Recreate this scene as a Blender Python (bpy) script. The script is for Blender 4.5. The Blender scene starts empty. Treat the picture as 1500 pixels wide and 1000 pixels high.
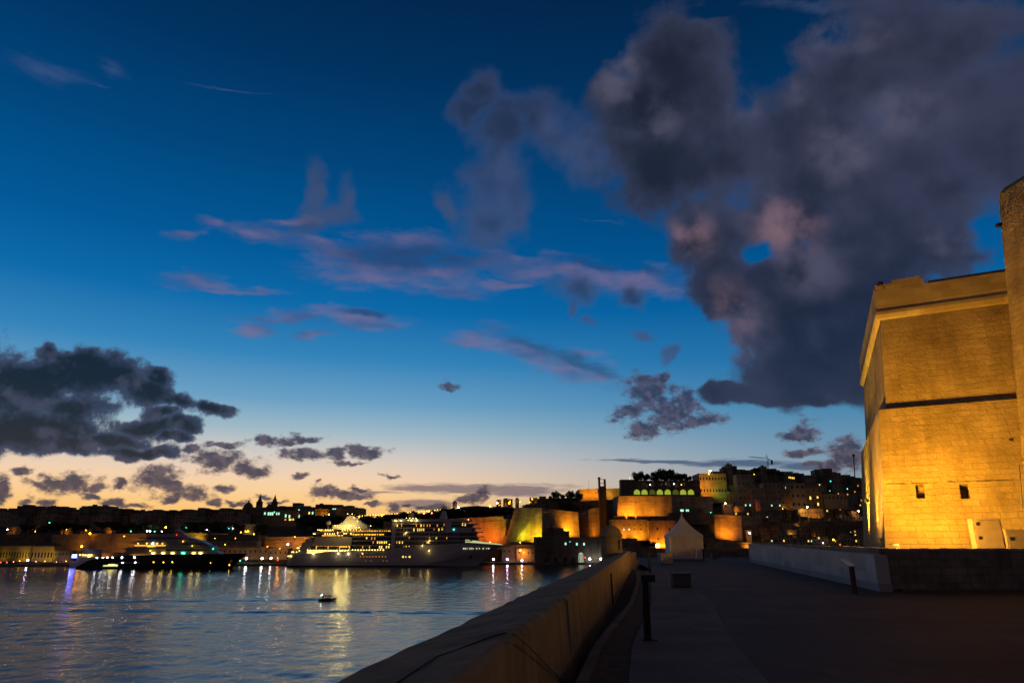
import bpy, math, random
import numpy as np
from mathutils import Vector, Matrix
random.seed(7)
R = math.radians
sc = bpy.context.scene
col = sc.collection

# ------------------------------------------------------------------ camera
EYE = 1.6
PITCH = math.atan(0.295)
cam = bpy.data.cameras.new("camera")
cam.lens = 24; cam.sensor_width = 36; cam.clip_start = 0.1; cam.clip_end = 12000
camo = bpy.data.objects.new("camera", cam); col.objects.link(camo)
camo.location = (0, 0, EYE); camo.rotation_euler = (R(90) + PITCH, 0, 0)
sc.camera = camo
sc.view_settings.view_transform = 'Standard'
sc.view_settings.look = 'None'
sc.view_settings.exposure = 0.0
sc.view_settings.gamma = 1.0
sc.cycles.use_denoising = True
sc.cycles.max_bounces = 6
sc.cycles.sample_clamp_indirect = 6.0

cP, sP = math.cos(PITCH), math.sin(PITCH)
def ray(px, py):
    a = (px - 750) / 1000; b = (500 - py) / 1000
    return Vector((a, cP - b * sP, sP + b * cP))
def P(px, py, Y):
    r = ray(px, py); k = Y / r[1]
    return Vector((r[0] * k, Y, EYE + r[2] * k))
def azel(px, py):
    r = ray(px, py).normalized()
    return math.atan2(r[0], r[1]), math.asin(r[2])
def projpy(Y, z):
    t = (z - EYE) / Y
    b = (t * cP - sP) / (cP + t * sP)
    return 500 - b * 1000
def lin(c):
    o = []
    for v in c[:3]:
        v = v / 255
        o.append(v / 12.92 if v <= 0.04045 else ((v + 0.055) / 1.055) ** 2.4)
    return (o[0], o[1], o[2], 1)

# ------------------------------------------------------------------ world: dusk sky and clouds
world = bpy.data.worlds.new("World"); sc.world = world
world.use_nodes = True
nt = world.node_tree; N = nt.nodes; L = nt.links
N.clear()
def nd(t, **k):
    n = N.new(t)
    for a, v in k.items(): setattr(n, a, v)
    return n
def setin(n, i, v):
    if v is None: return
    if isinstance(v, bpy.types.NodeSocket): L.new(v, n.inputs[i])
    else: n.inputs[i].default_value = v
def M(op, a, b=None, c=None, clamp=False):
    n = nd('ShaderNodeMath', operation=op, use_clamp=clamp)
    setin(n, 0, a); setin(n, 1, b); setin(n, 2, c)
    return n.outputs[0]
def V(op, a, b=None, scale=None):
    n = nd('ShaderNodeVectorMath', operation=op)
    setin(n, 0, a); setin(n, 1, b)
    if scale is not None: setin(n, 3, scale)
    return n.outputs['Value'] if op in ('LENGTH', 'DOT_PRODUCT') else n.outputs[0]
def smooth(x, a, b, lo=0.0, hi=1.0, kind='SMOOTHSTEP'):
    n = nd('ShaderNodeMapRange', interpolation_type=kind)
    setin(n, 0, x); setin(n, 1, a); setin(n, 2, b); setin(n, 3, lo); setin(n, 4, hi)
    return n.outputs[0]
def mix(f, a, b):
    n = nd('ShaderNodeMix', data_type='RGBA')
    setin(n, 0, f); setin(n, 6, a); setin(n, 7, b)
    return n.outputs[2]
def ramp(x, stops):
    n = nd('ShaderNodeValToRGB'); r = n.color_ramp; r.interpolation = 'LINEAR'
    while len(r.elements) < len(stops): r.elements.new(0.5)
    for e, (p, c) in zip(r.elements, stops): e.position = p; e.color = c
    L.new(x, n.inputs[0]); return n.outputs[0]
def noise(vec, scale, detail=5, rough=0.55, lac=2.0, dist=0.0, out=0):
    n = nd('ShaderNodeTexNoise'); n.noise_dimensions = '3D'
    L.new(vec, n.inputs['Vector']); n.inputs['Scale'].default_value = scale
    n.inputs['Detail'].default_value = detail; n.inputs['Roughness'].default_value = rough
    n.inputs['Lacunarity'].default_value = lac; n.inputs['Distortion'].default_value = dist
    return n.outputs[out]

tc = nd('ShaderNodeTexCoord')
D = V('NORMALIZE', tc.outputs['Generated'])
sx = nd('ShaderNodeSeparateXYZ'); L.new(D, sx.inputs[0])
AZ = M('ARCTAN2', sx.outputs[0], sx.outputs[1])
EL = M('ARCSINE', sx.outputs[2])
ae = nd('ShaderNodeCombineXYZ'); L.new(AZ, ae.inputs[0]); L.new(EL, ae.inputs[1])
AE = ae.outputs[0]
elp = M('DIVIDE', EL, math.pi / 2, clamp=True)
def sky_ramp(lst):
    return ramp(elp, [(e / 90, lin(c)) for e, c in lst])
warm = sky_ramp([(0, (248, 168, 84)), (2.6, (252, 198, 120)), (3.8, (250, 207, 152)), (5.0, (243, 209, 176)), (6.6, (214, 204, 194)),
                 (8.6, (160, 186, 198)), (11, (106, 160, 196)), (14.5, (52, 132, 186)), (18.5, (12, 106, 170)),
                 (23, (0, 88, 150)), (30, (0, 68, 122)), (37, (0, 50, 96)), (43, (2, 39, 78)), (60, (2, 28, 58)), (90, (2, 14, 32))])
cool = sky_ramp([(0, (150, 148, 140)), (2.6, (150, 152, 150)), (4.5, (136, 154, 166)), (7, (108, 148, 176)),
                 (10, (72, 134, 174)), (14, (32, 112, 168)), (19, (0, 90, 152)),
                 (25, (0, 72, 128)), (32, (0, 56, 102)), (38, (0, 44, 84)), (43, (2, 36, 72)), (60, (2, 20, 44)), (90, (2, 12, 28))])
tA = smooth(AZ, R(-16), R(30))
sky = mix(tA, warm, cool)
# real twilight sky added faintly: sun just below the horizon behind the town
st = nd('ShaderNodeTexSky'); st.sky_type = 'NISHITA'; st.sun_disc = False
st.sun_elevation = R(-3.0); st.sun_rotation = R(-26)
absaz = M('ABSOLUTE', M('ADD', AZ, 0.12))
night = smooth(absaz, 0.85, 1.9)

# clouds -------------------------------------------------------------
def ellipse(cx, cy, rx, ry, rot):
    h = 2.0
    a0 = np.array(azel(cx, cy))
    J = np.stack([(np.array(azel(cx + h, cy)) - np.array(azel(cx - h, cy))) / (2 * h),
                  (np.array(azel(cx, cy + h)) - np.array(azel(cx, cy - h))) / (2 * h)], 1)
    c, s = math.cos(R(rot)), math.sin(R(rot))
    A = J @ np.array([[c, -s], [s, c]]) @ np.diag([rx, ry])
    U, S, _ = np.linalg.svd(A)
    return a0, math.atan2(U[1, 0], U[0, 0]), S
def blobs(vec, lst, smin=0.25):
    # the running minimum rides in z (divided away by the huge z scale) so that the nodes evaluate one after another
    sp_ = nd('ShaderNodeSeparateXYZ'); L.new(vec, sp_.inputs[0])
    acc = None
    for b in lst:
        cx, cy, rx, ry = b[:4]; rot = b[4] if len(b) > 4 else 0
        a0, th, S = ellipse(cx, cy, rx, ry, rot)
        cb = nd('ShaderNodeCombineXYZ'); L.new(sp_.outputs[0], cb.inputs[0]); L.new(sp_.outputs[1], cb.inputs[1])
        L.new(acc if acc is not None else PREV[0], cb.inputs[2])
        m = nd('ShaderNodeMapping', vector_type='TEXTURE')
        L.new(cb.outputs[0], m.inputs[0])
        m.inputs[1].default_value = (a0[0], a0[1], 0)
        m.inputs[2].default_value = (0, 0, th)
        m.inputs[3].default_value = (max(S[0], 1e-4), max(S[1], 1e-4), 1e6)
        q = V('LENGTH', m.outputs[0])
        if acc is None: acc = q
        elif smin > 0:
            acc = M('SMOOTH_MIN', acc, q, smin)
        else: acc = M('MINIMUM', acc, q)
    PREV[0] = acc
    return acc
PREV = [AZ]
def warp(vec, src, scale, amp, detail=4, rough=0.6):
    n = noise(src, scale, detail, rough, out=1)
    o = V('SUBTRACT', n, (0.5, 0.5, 0.5))
    return V('ADD', vec, V('SCALE', o, scale=amp))

BIG = [(985, 95, 62, 78), (955, 150, 80, 55), (1035, 150, 85, 100), (1000, 235, 110, 65), (905, 135, 38, 26), (1100, 245, 160, 52), (1110, 195, 60, 40),
       (1245, 120, 88, 80), (1340, 80, 120, 95), (1200, 200, 90, 70), (1410, 170, 140, 90), (1320, 250, 170, 80), (1480, 240, 90, 62),
       (1050, 345, 62, 52), (1160, 320, 80, 50), (1290, 350, 110, 80), (1375, 355, 52, 36), (1062, 415, 52, 42), (1200, 430, 120, 70),
       (1275, 480, 100, 105), (1135, 480, 74, 50, 35), (1190, 545, 92, 46), (1078, 574, 46, 14), (1165, 580, 84, 14), (1270, 562, 90, 26),
       (1350, 560, 60, 30), (1400, 60, 60, 60), (1260, 400, 90, 70), (1218, 490, 60, 50)]
HOLES = [(1114, 379, 27, 19), (1440, 335, 36, 54), (1134, 60, 44, 104, 10), (1060, 8, 70, 16)]
DIF = [(703, 130, 28, 34), (692, 158, 34, 24), (735, 190, 50, 46), (722, 250, 48, 70), (706, 322, 60, 56), (800, 190, 70, 50), (862, 222, 80, 50), (740, 280, 40, 60),
       (655, 308, 16, 26), (762, 312, 26, 30), (835, 428, 36, 26), (828, 455, 12, 26), (988, 515, 16, 24), (460, 280, 18, 44), (502, 305, 18, 34), (480, 322, 60, 22),
       (925, 430, 20, 20), (1000, 335, 34, 44), (860, 470, 26, 12), (940, 480, 18, 9)]
DARK = [(50, 560, 140, 50), (-40, 590, 100, 80), (140, 552, 92, 32), (210, 570, 62, 26, 12), (262, 586, 52, 15, 15), (308, 597, 34, 9, 15), (72, 518, 24, 16), (110, 532, 60, 18), (225, 545, 36, 14, 20),
        (40, 625, 150, 34), (112, 598, 62, 24), (130, 648, 125, 16), (218, 625, 70, 15), (268, 622, 34, 14), (205, 664, 66, 10), (240, 604, 34, 13), (250, 642, 30, 8)]
LITE = [(925, 70, 26, 46), (900, 128, 34, 22), (960, 170, 30, 40), (1160, 105, 30, 46), (1240, 50, 60, 24), (1085, 130, 30, 50), (1230, 215, 50, 40), (1330, 160, 50, 34), (1100, 480, 40, 40), (1190, 400, 50, 30), (1380, 350, 40, 20)]
SMALL = [(330, 674, 50, 22, 8), (362, 688, 36, 12), (312, 668, 28, 12), (228, 700, 38, 26), (250, 716, 42, 12, 8), (95, 711, 60, 14), (115, 702, 30, 16), (55, 712, 30, 8, 8), (140, 708, 14, 16), (28, 692, 22, 9),
         (0, 715, 16, 22), (38, 734, 11, 9), (64, 735, 18, 7), (137, 728, 16, 8), (165, 737, 28, 7), (198, 741, 28, 6), (275, 728, 36, 9), (250, 733, 22, 8), (290, 720, 22, 14), (176, 708, 12, 12, 30),
         (330, 716, 18, 6), (312, 735, 13, 7), (346, 735, 18, 4), (392, 645, 32, 8), (440, 643, 36, 8, -4), (420, 662, 12, 9), (450, 664, 46, 9), (490, 664, 22, 9), (535, 660, 42, 9), (512, 676, 28, 5),
         (476, 722, 28, 12), (498, 724, 26, 8), (402, 735, 24, 5), (385, 728, 14, 5), (440, 697, 12, 6), (465, 706, 7, 4), (525, 715, 17, 5), (545, 737, 13, 4), (575, 697, 15, 4), (525, 728, 24, 6),
         (578, 740, 12, 8), (600, 737, 10, 5), (705, 722, 15, 13), (690, 732, 26, 10), (640, 745, 34, 5), (280, 655, 16, 6), (325, 651, 30, 6), (270, 640, 16, 8),
         (1180, 630, 30, 18), (1170, 638, 34, 8), (1175, 663, 32, 9), (1238, 668, 34, 26), (1245, 652, 26, 16), (1215, 684, 36, 9), (660, 565, 16, 7),
         (950, 574, 40, 30), (985, 602, 46, 32), (1018, 612, 40, 18), (925, 602, 36, 12, -15), (940, 630, 32, 14), (972, 555, 14, 12), (1005, 588, 26, 24)]
THIN = [(700, 716, 150, 9), (620, 716, 60, 6), (760, 720, 70, 8), (960, 675, 118, 3.0, 1), (1080, 678, 100, 7), (1180, 682, 70, 7), (615, 738, 70, 7), (530, 722, 60, 4), (1120, 690, 50, 3)]
PINK = [(560, 388, 100, 28, 4), (640, 402, 110, 13, -9), (585, 406, 120, 12, 3), (500, 372, 100, 12, 14), (385, 348, 64, 12, 12), (272, 342, 28, 10, -8), (305, 326, 24, 8, 20), (430, 325, 60, 9, -10),
        (295, 412, 60, 9, 8), (345, 423, 80, 5), (430, 463, 76, 9, -4), (530, 466, 72, 12, 5), (372, 482, 28, 8), (455, 488, 34, 8), (860, 398, 120, 13, 9), (930, 415, 100, 20), (790, 395, 90, 13),
        (675, 434, 32, 7), (770, 512, 80, 18, 16), (840, 536, 76, 21, 16), (700, 496, 40, 10, 10), (885, 548, 46, 13, 12), (650, 425, 60, 9), (740, 412, 50, 6), (590, 360, 90, 20), (720, 385, 120, 14)]
PCORE = [(600, 376, 110, 20, 2), (790, 505, 70, 11, 17), (860, 532, 60, 10, 17), (545, 459, 50, 6, 5), (900, 390, 90, 8, 9)]
FAINT = [(140, 123, 46, 4, 17), (165, 105, 34, 14, 20), (330, 128, 90, 4, 3), (885, 326, 60, 3, 4), (1200, 8, 160, 14), (60, 100, 120, 24, 14)]
PINKSPOT = [(1150, 330, 60, 46), (1060, 470, 50, 60), (1010, 345, 40, 40)]

LDIR = (-0.35, 0.1, -0.45)
def relief(scale, eps, detail=4, vscale=(1, 1, 1)):
    s = D if vscale == (1, 1, 1) else V('MULTIPLY', D, vscale)
    a = noise(s, scale, detail, 0.5)
    b = noise(V('ADD', s, tuple(eps * c for c in LDIR)), scale, detail, 0.5)
    return M('SUBTRACT', a, b)
def make_sky(az0, az1, el0, el1):
    """the clouds that can show between these azimuths and elevations, over the clear-sky gradient"""
    def near(lst, k=1.95, pad=0.035):
        out = []
        for b in lst:
            a0, th, S = ellipse(*b[:4], b[4] if len(b) > 4 else 0)
            ex = k * math.hypot(S[0] * math.cos(th), S[1] * math.sin(th)) + pad
            ey = k * math.hypot(S[0] * math.sin(th), S[1] * math.cos(th)) + pad
            if a0[0] + ex > az0 and a0[0] - ex < az1 and a0[1] + ey > el0 and a0[1] - ey < el1: out.append(b)
        return out
    def density(lst, wscale, wamp, nscale, namp, lo, hi, holes=None, smin=0.25, vscale=(1, 1, 1), rough=0.6, detail=6):
        src = D
        if vscale != (1, 1, 1): src = V('MULTIPLY', D, vscale)
        w = warp(AE, src, wscale, wamp, 3)
        d = blobs(w, lst, smin)
        if holes:
            h = blobs(w, holes, 0)
            d = M('MAXIMUM', d, M('SUBTRACT', 1.95, M('MULTIPLY', h, 0.8)))
        n = noise(src, nscale, detail, rough)
        x = M('ADD', M('SUBTRACT', 1.0, d), M('MULTIPLY', M('SUBTRACT', n, 0.5), namp))
        return smooth(x, lo, hi), x
    global nt, N, L, D, AZ, EL, AE
    saved = (nt, N, L, D, AZ, EL, AE)
    gt_ = bpy.data.node_groups.new('clouds', 'ShaderNodeTree')
    for nm, ty in (('D', 'NodeSocketVector'), ('AZ', 'NodeSocketFloat'), ('EL', 'NodeSocketFloat'), ('AE', 'NodeSocketVector'), ('clear', 'NodeSocketColor')):
        gt_.interface.new_socket(nm, in_out='INPUT', socket_type=ty)
    gt_.interface.new_socket('sky', in_out='OUTPUT', socket_type='NodeSocketShader')
    nt = gt_; N = nt.nodes; L = nt.links
    gi = nd('NodeGroupInput')
    D, AZ, EL, AE = [gi.outputs[k] for k in range(4)]
    PREV[0] = AZ
    sky = gi.outputs[4]
    l = near(FAINT)
    if l:
        a, x = density(l, 9, 0.05, 26, 1.6, 0.1, 1.5, vscale=(1, 1, 3), detail=4)
        sky = mix(M('MULTIPLY', a, 0.2), sky, lin((112, 118, 158)))
    l = near(PINK, 2.2)
    if l:
        a, x = density(l, 9, 0.05, 24, 1.7, -0.4, 0.9, vscale=(1, 1, 3.5), smin=0.5)
        pk = mix(smooth(relief(9, 0.05, 3, (1, 1, 3)), -0.14, 0.14), lin((72, 88, 134)), lin((122, 106, 138)))
        l2 = near(PCORE, 2.2)
        if l2:
            cq = blobs(warp(AE, D, 14, 0.03, 3), l2, 0.3)
            pk = mix(smooth(cq, 1.5, 0.5), pk, lin((50, 62, 98)))
        sky = mix(M('MULTIPLY', a, 0.66), sky, pk)
    l = near(DIF, 2.2)
    if l:
        a, x = density(l, 10, 0.08, 17, 1.8, -0.25, 0.75, smin=0.45, rough=0.6)
        cn = smooth(noise(D, 8, 3, 0.5), 0.46, 0.62)
        pc = mix(M('MULTIPLY', cn, smooth(x, 0.0, 0.9)), lin((66, 78, 112)), lin((44, 50, 70)))
        sky = mix(M('MULTIPLY', a, 0.68), sky, pc)
    l = near(THIN)
    if l:
        a, x = density(l, 9, 0.012, 40, 1.2, -0.1, 0.6, vscale=(1, 1, 7), detail=4)
        tc1 = mix(smooth(AZ, R(0), R(14)), lin((122, 106, 116)), lin((62, 86, 116)))
        sky = mix(M('MULTIPLY', a, 0.85), sky, tc1)
    l = near(SMALL)
    if l:
        a, x = density(l, 24, 0.03, 55, 2.5, -0.2, 0.55, vscale=(1, 1, 1.6), smin=0.2, rough=0.66, detail=8)
        hi_ = smooth(EL, R(3), R(12))
        sc1 = mix(hi_, lin((64, 61, 78)), lin((48, 60, 86)))
        sc1 = mix(smooth(relief(60, 0.012), -0.1, 0.14), sc1, mix(hi_, lin((92, 80, 90)), lin((80, 80, 106))))
        sc1 = mix(M('MULTIPLY', smooth(x, 0.75, -0.1), 0.45), sc1, mix(hi_, lin((150, 116, 104)), lin((96, 98, 128))))
        sky = mix(M('MULTIPLY', a, 0.95), sky, sc1)
    l = near(DARK)
    if l:
        a, x = density(l, 16, 0.04, 26, 1.9, -0.2, 0.2, smin=0.3, rough=0.66, detail=8)
        dk = mix(smooth(x, 0.0, 0.7), lin((58, 70, 98)), lin((18, 29, 44)))
        dk = mix(smooth(relief(22, 0.03), 0.0, 0.22), dk, lin((62, 66, 88)))
        sky = mix(M('MULTIPLY', a, 0.97), sky, dk)
    l = near(BIG)
    if l:
        a, x = density(l, 9, 0.08, 12, 1.9, -0.42, 0.1, holes=near(HOLES), smin=0.3, rough=0.6, detail=8)
        rl = relief(8, 0.05, 6)
        rl2 = M('ADD', M('MULTIPLY', rl, 0.55), M('MULTIPLY', relief(3.4, 0.16, 4), 0.9))
        bc = mix(smooth(rl2, -0.16, 0.22), lin((30, 36, 52)), lin((58, 62, 84)))
        bc = mix(M('MULTIPLY', smooth(x, 0.7, -0.25), 0.45), bc, lin((66, 74, 104)))
        ll = near(LITE, 1.7)
        if ll:
            lq = blobs(warp(AE, D, 10, 0.06, 3), ll, 0.3)
            bc = mix(M('MULTIPLY', M('MULTIPLY', smooth(lq, 1.6, 0.3), smooth(rl, -0.12, 0.10)), 0.65), bc, lin((92, 90, 112)))
        lp = near(PINKSPOT, 1.5)
        if lp:
            pq = blobs(AE, lp, 0.3)
            bc = mix(M('MULTIPLY', M('MULTIPLY', smooth(pq, 1.4, 0.2), smooth(rl, -0.08, 0.12)), 0.7), bc, lin((138, 108, 118)))
        bc = mix(M('MULTIPLY', smooth(EL, R(24), R(12)), 0.4), bc, lin((34, 42, 66)))
        sky = mix(M('MULTIPLY', a, 0.96), sky, bc)
    b = nd('ShaderNodeBackground'); L.new(sky, b.inputs[0])
    go = nd('NodeGroupOutput'); L.new(b.outputs[0], go.inputs[0])
    nt, N, L, D, AZ, EL, AE = saved
    g = nd('ShaderNodeGroup'); g.node_tree = gt_
    for k, v in enumerate((D, AZ, EL, AE, clear)): L.new(v, g.inputs[k])
    return g.outputs[0]
def gt(x, t): return M('GREATER_THAN', x, t)
def mixsh(f, a, b):
    n = nd('ShaderNodeMixShader'); L.new(f, n.inputs[0]); L.new(a, n.inputs[1]); L.new(b, n.inputs[2]); return n.outputs[0]

over = smooth(EL, R(42), R(56))
clear = mix(over, sky, lin((22, 24, 34)))
clear = mix(night, clear, lin((68, 61, 68)))
below = smooth(EL, -0.06, -0.005, 1.0, 0.0)
clear = mix(below, clear, lin((20, 18, 20)))
AZC = [R(v) for v in (-46, -26, -12, 2, 12, 22, 48)]
ELC = [R(v) for v in (-1, 7, 12, 18, 24, 30, 60)]
def column(i):
    tiles = [make_sky(AZC[i], AZC[i + 1], ELC[j], ELC[j + 1]) for j in range(len(ELC) - 1)]
    acc = tiles[0]
    for j in range(1, len(tiles)): acc = mixsh(gt(EL, ELC[j]), acc, tiles[j])
    return acc
plainbg = nd('ShaderNodeBackground'); L.new(clear, plainbg.inputs[0])
acc = plainbg.outputs[0]
for i in range(len(AZC) - 1):
    acc = mixsh(gt(AZ, AZC[i]), acc, column(i))
acc = mixsh(gt(AZ, AZC[-1]), acc, plainbg.outputs[0])
acc = mixsh(gt(EL, ELC[0]), plainbg.outputs[0], acc)
acc = mixsh(gt(EL, ELC[-1]), acc, plainbg.outputs[0])
bg2 = nd('ShaderNodeBackground'); L.new(st.outputs[0], bg2.inputs[0]); bg2.inputs[1].default_value = 0.006
ad = nd('ShaderNodeAddShader'); L.new(acc, ad.inputs[0]); L.new(bg2.outputs[0], ad.inputs[1])
wo = nd('ShaderNodeOutputWorld'); L.new(ad.outputs[0], wo.inputs[0])
world.cycles.sampling_method = 'MANUAL'; world.cycles.sample_map_resolution = 512

# ------------------------------------------------------------------ helpers
def tag(o, label=None, cat=None, group=None, kind=None):
    if label: o['label'] = label
    if cat: o['category'] = cat
    if group: o['group'] = group
    if kind: o['kind'] = kind
    return o
def empty(name, loc, label, cat, group=None, rz=0.0):
    o = bpy.data.objects.new(name, None); o.empty_display_size = 0.5
    col.objects.link(o); o.location = loc; o.rotation_euler = (0, 0, rz)
    return tag(o, label, cat, group)
class MB:
    def __init__(s): s.v = []; s.f = []
    def add(s, vs, fs):
        k = len(s.v); s.v += [tuple(v) for v in vs]; s.f += [tuple(i + k for i in f) for f in fs]; return s
    def box(s, x0, x1, y0, y1, z0, z1):
        return s.add([(x0, y0, z0), (x1, y0, z0), (x1, y1, z0), (x0, y1, z0), (x0, y0, z1), (x1, y0, z1), (x1, y1, z1), (x0, y1, z1)],
                     [(0, 3, 2, 1), (4, 5, 6, 7), (0, 1, 5, 4), (1, 2, 6, 5), (2, 3, 7, 6), (3, 0, 4, 7)])
    def loft(s, rings, cap=True, closed=True):
        n = len(rings[0]); k = len(s.v)
        for r in rings: s.v += [tuple(p) for p in r]
        for i in range(len(rings) - 1):
            for j in range(n if closed else n - 1):
                a = k + i * n + j; b = k + i * n + (j + 1) % n
                s.f.append((a, b, b + n, a + n))
        if cap:
            s.f.append(tuple(k + j for j in range(n))[::-1])
            s.f.append(tuple(k + (len(rings) - 1) * n + j for j in range(n)))
        return s
    def prism(s, poly, z0, z1):
        return s.loft([[(p[0], p[1], z0) for p in poly], [(p[0], p[1], z1) for p in poly]])
    def lathe(s, prof, cx=0, cy=0, cz=0, n=12, rx=1, ry=1):
        rings = [[(cx + r * rx * math.cos(2 * math.pi * j / n), cy + r * ry * math.sin(2 * math.pi * j / n), cz + z) for j in range(n)] for r, z in prof]
        return s.loft(rings)
    def tube(s, pts, r, n=6):
        pts = [Vector(p) for p in pts]; rings = []
        rr = r if isinstance(r, (list, tuple)) else [r] * len(pts)
        for i, p in enumerate(pts):
            d = (pts[min(i + 1, len(pts) - 1)] - pts[max(i - 1, 0)]).normalized()
            u = d.cross(Vector((0, 0, 1)))
            if u.length < 1e-3: u = Vector((1, 0, 0))
            u.normalize(); w = u.cross(d)
            rings.append([p + rr[i] * (math.cos(2 * math.pi * j / n) * u + math.sin(2 * math.pi * j / n) * w) for j in range(n)])
        return s.loft(rings)
    def ball(s, c, r, n=8, m=5, sz=1.0):
        prof = [(max(r * math.sin(math.pi * i / m), 1e-3 * r), -r * sz * math.cos(math.pi * i / m)) for i in range(m + 1)]
        return s.lathe(prof, c[0], c[1], c[2], n)
    def build(s, name, mat, parent=None, world=False, smooth_=False):
        me = bpy.data.meshes.new(name)
        v = s.v
        if world and parent is not None:
            o0 = parent.location
            v = [(a - o0[0], b - o0[1], c - o0[2]) for a, b, c in v]
        me.from_pydata(v, [], s.f); me.update()
        uv = me.uv_layers.new(name="uv")
        ls = me.loops; vs = me.vertices
        for p in me.polygons:
            nrm = p.normal
            if abs(nrm.z) < 0.75:
                t = Vector((-nrm.y, nrm.x, 0))
                if t.length < 1e-6: t = Vector((1, 0, 0))
                t.normalize()
                for li in p.loop_indices:
                    c = vs[ls[li].vertex_index].co
                    uv.data[li].uv = (c.dot(t), c.z)
            else:
                for li in p.loop_indices:
                    c = vs[ls[li].vertex_index].co; uv.data[li].uv = (c.x, c.y)
        if mat: me.materials.append(mat)
        if smooth_:
            for p in me.polygons: p.use_smooth = True
        o = bpy.data.objects.new(name, me); col.objects.link(o)
        if parent is not None: o.parent = parent
        return o
def dup(root, loc, label=None, group=None, rz=None, scale=None):
    r = root.copy(); col.objects.link(r); r.location = loc
    if label: r['label'] = label
    if group: r['group'] = group
    if rz is not None: r.rotation_euler = (0, 0, rz)
    if scale is not None: r.scale = (scale, scale, scale)
    for ch in list(root.children):
        c = ch.copy(); col.objects.link(c); c.parent = r
        for g in ch.children:
            d = g.copy(); col.objects.link(d); d.parent = c
    return r
ORD = ['first', 'second', 'third', 'fourth', 'fifth', 'sixth', 'seventh', 'eighth', 'ninth', 'tenth', 'eleventh', 'twelfth', 'thirteenth',
       'fourteenth', 'fifteenth', 'sixteenth', 'seventeenth', 'eighteenth', 'nineteenth', 'twentieth', 'twenty-first', 'twenty-second', 'twenty-third', 'twenty-fourth', 'twenty-fifth', 'twenty-sixth',
       'twenty-seventh', 'twenty-eighth', 'twenty-ninth', 'thirtieth', 'thirty-first', 'thirty-second', 'thirty-third', 'thirty-fourth', 'thirty-fifth', 'thirty-sixth']

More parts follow.
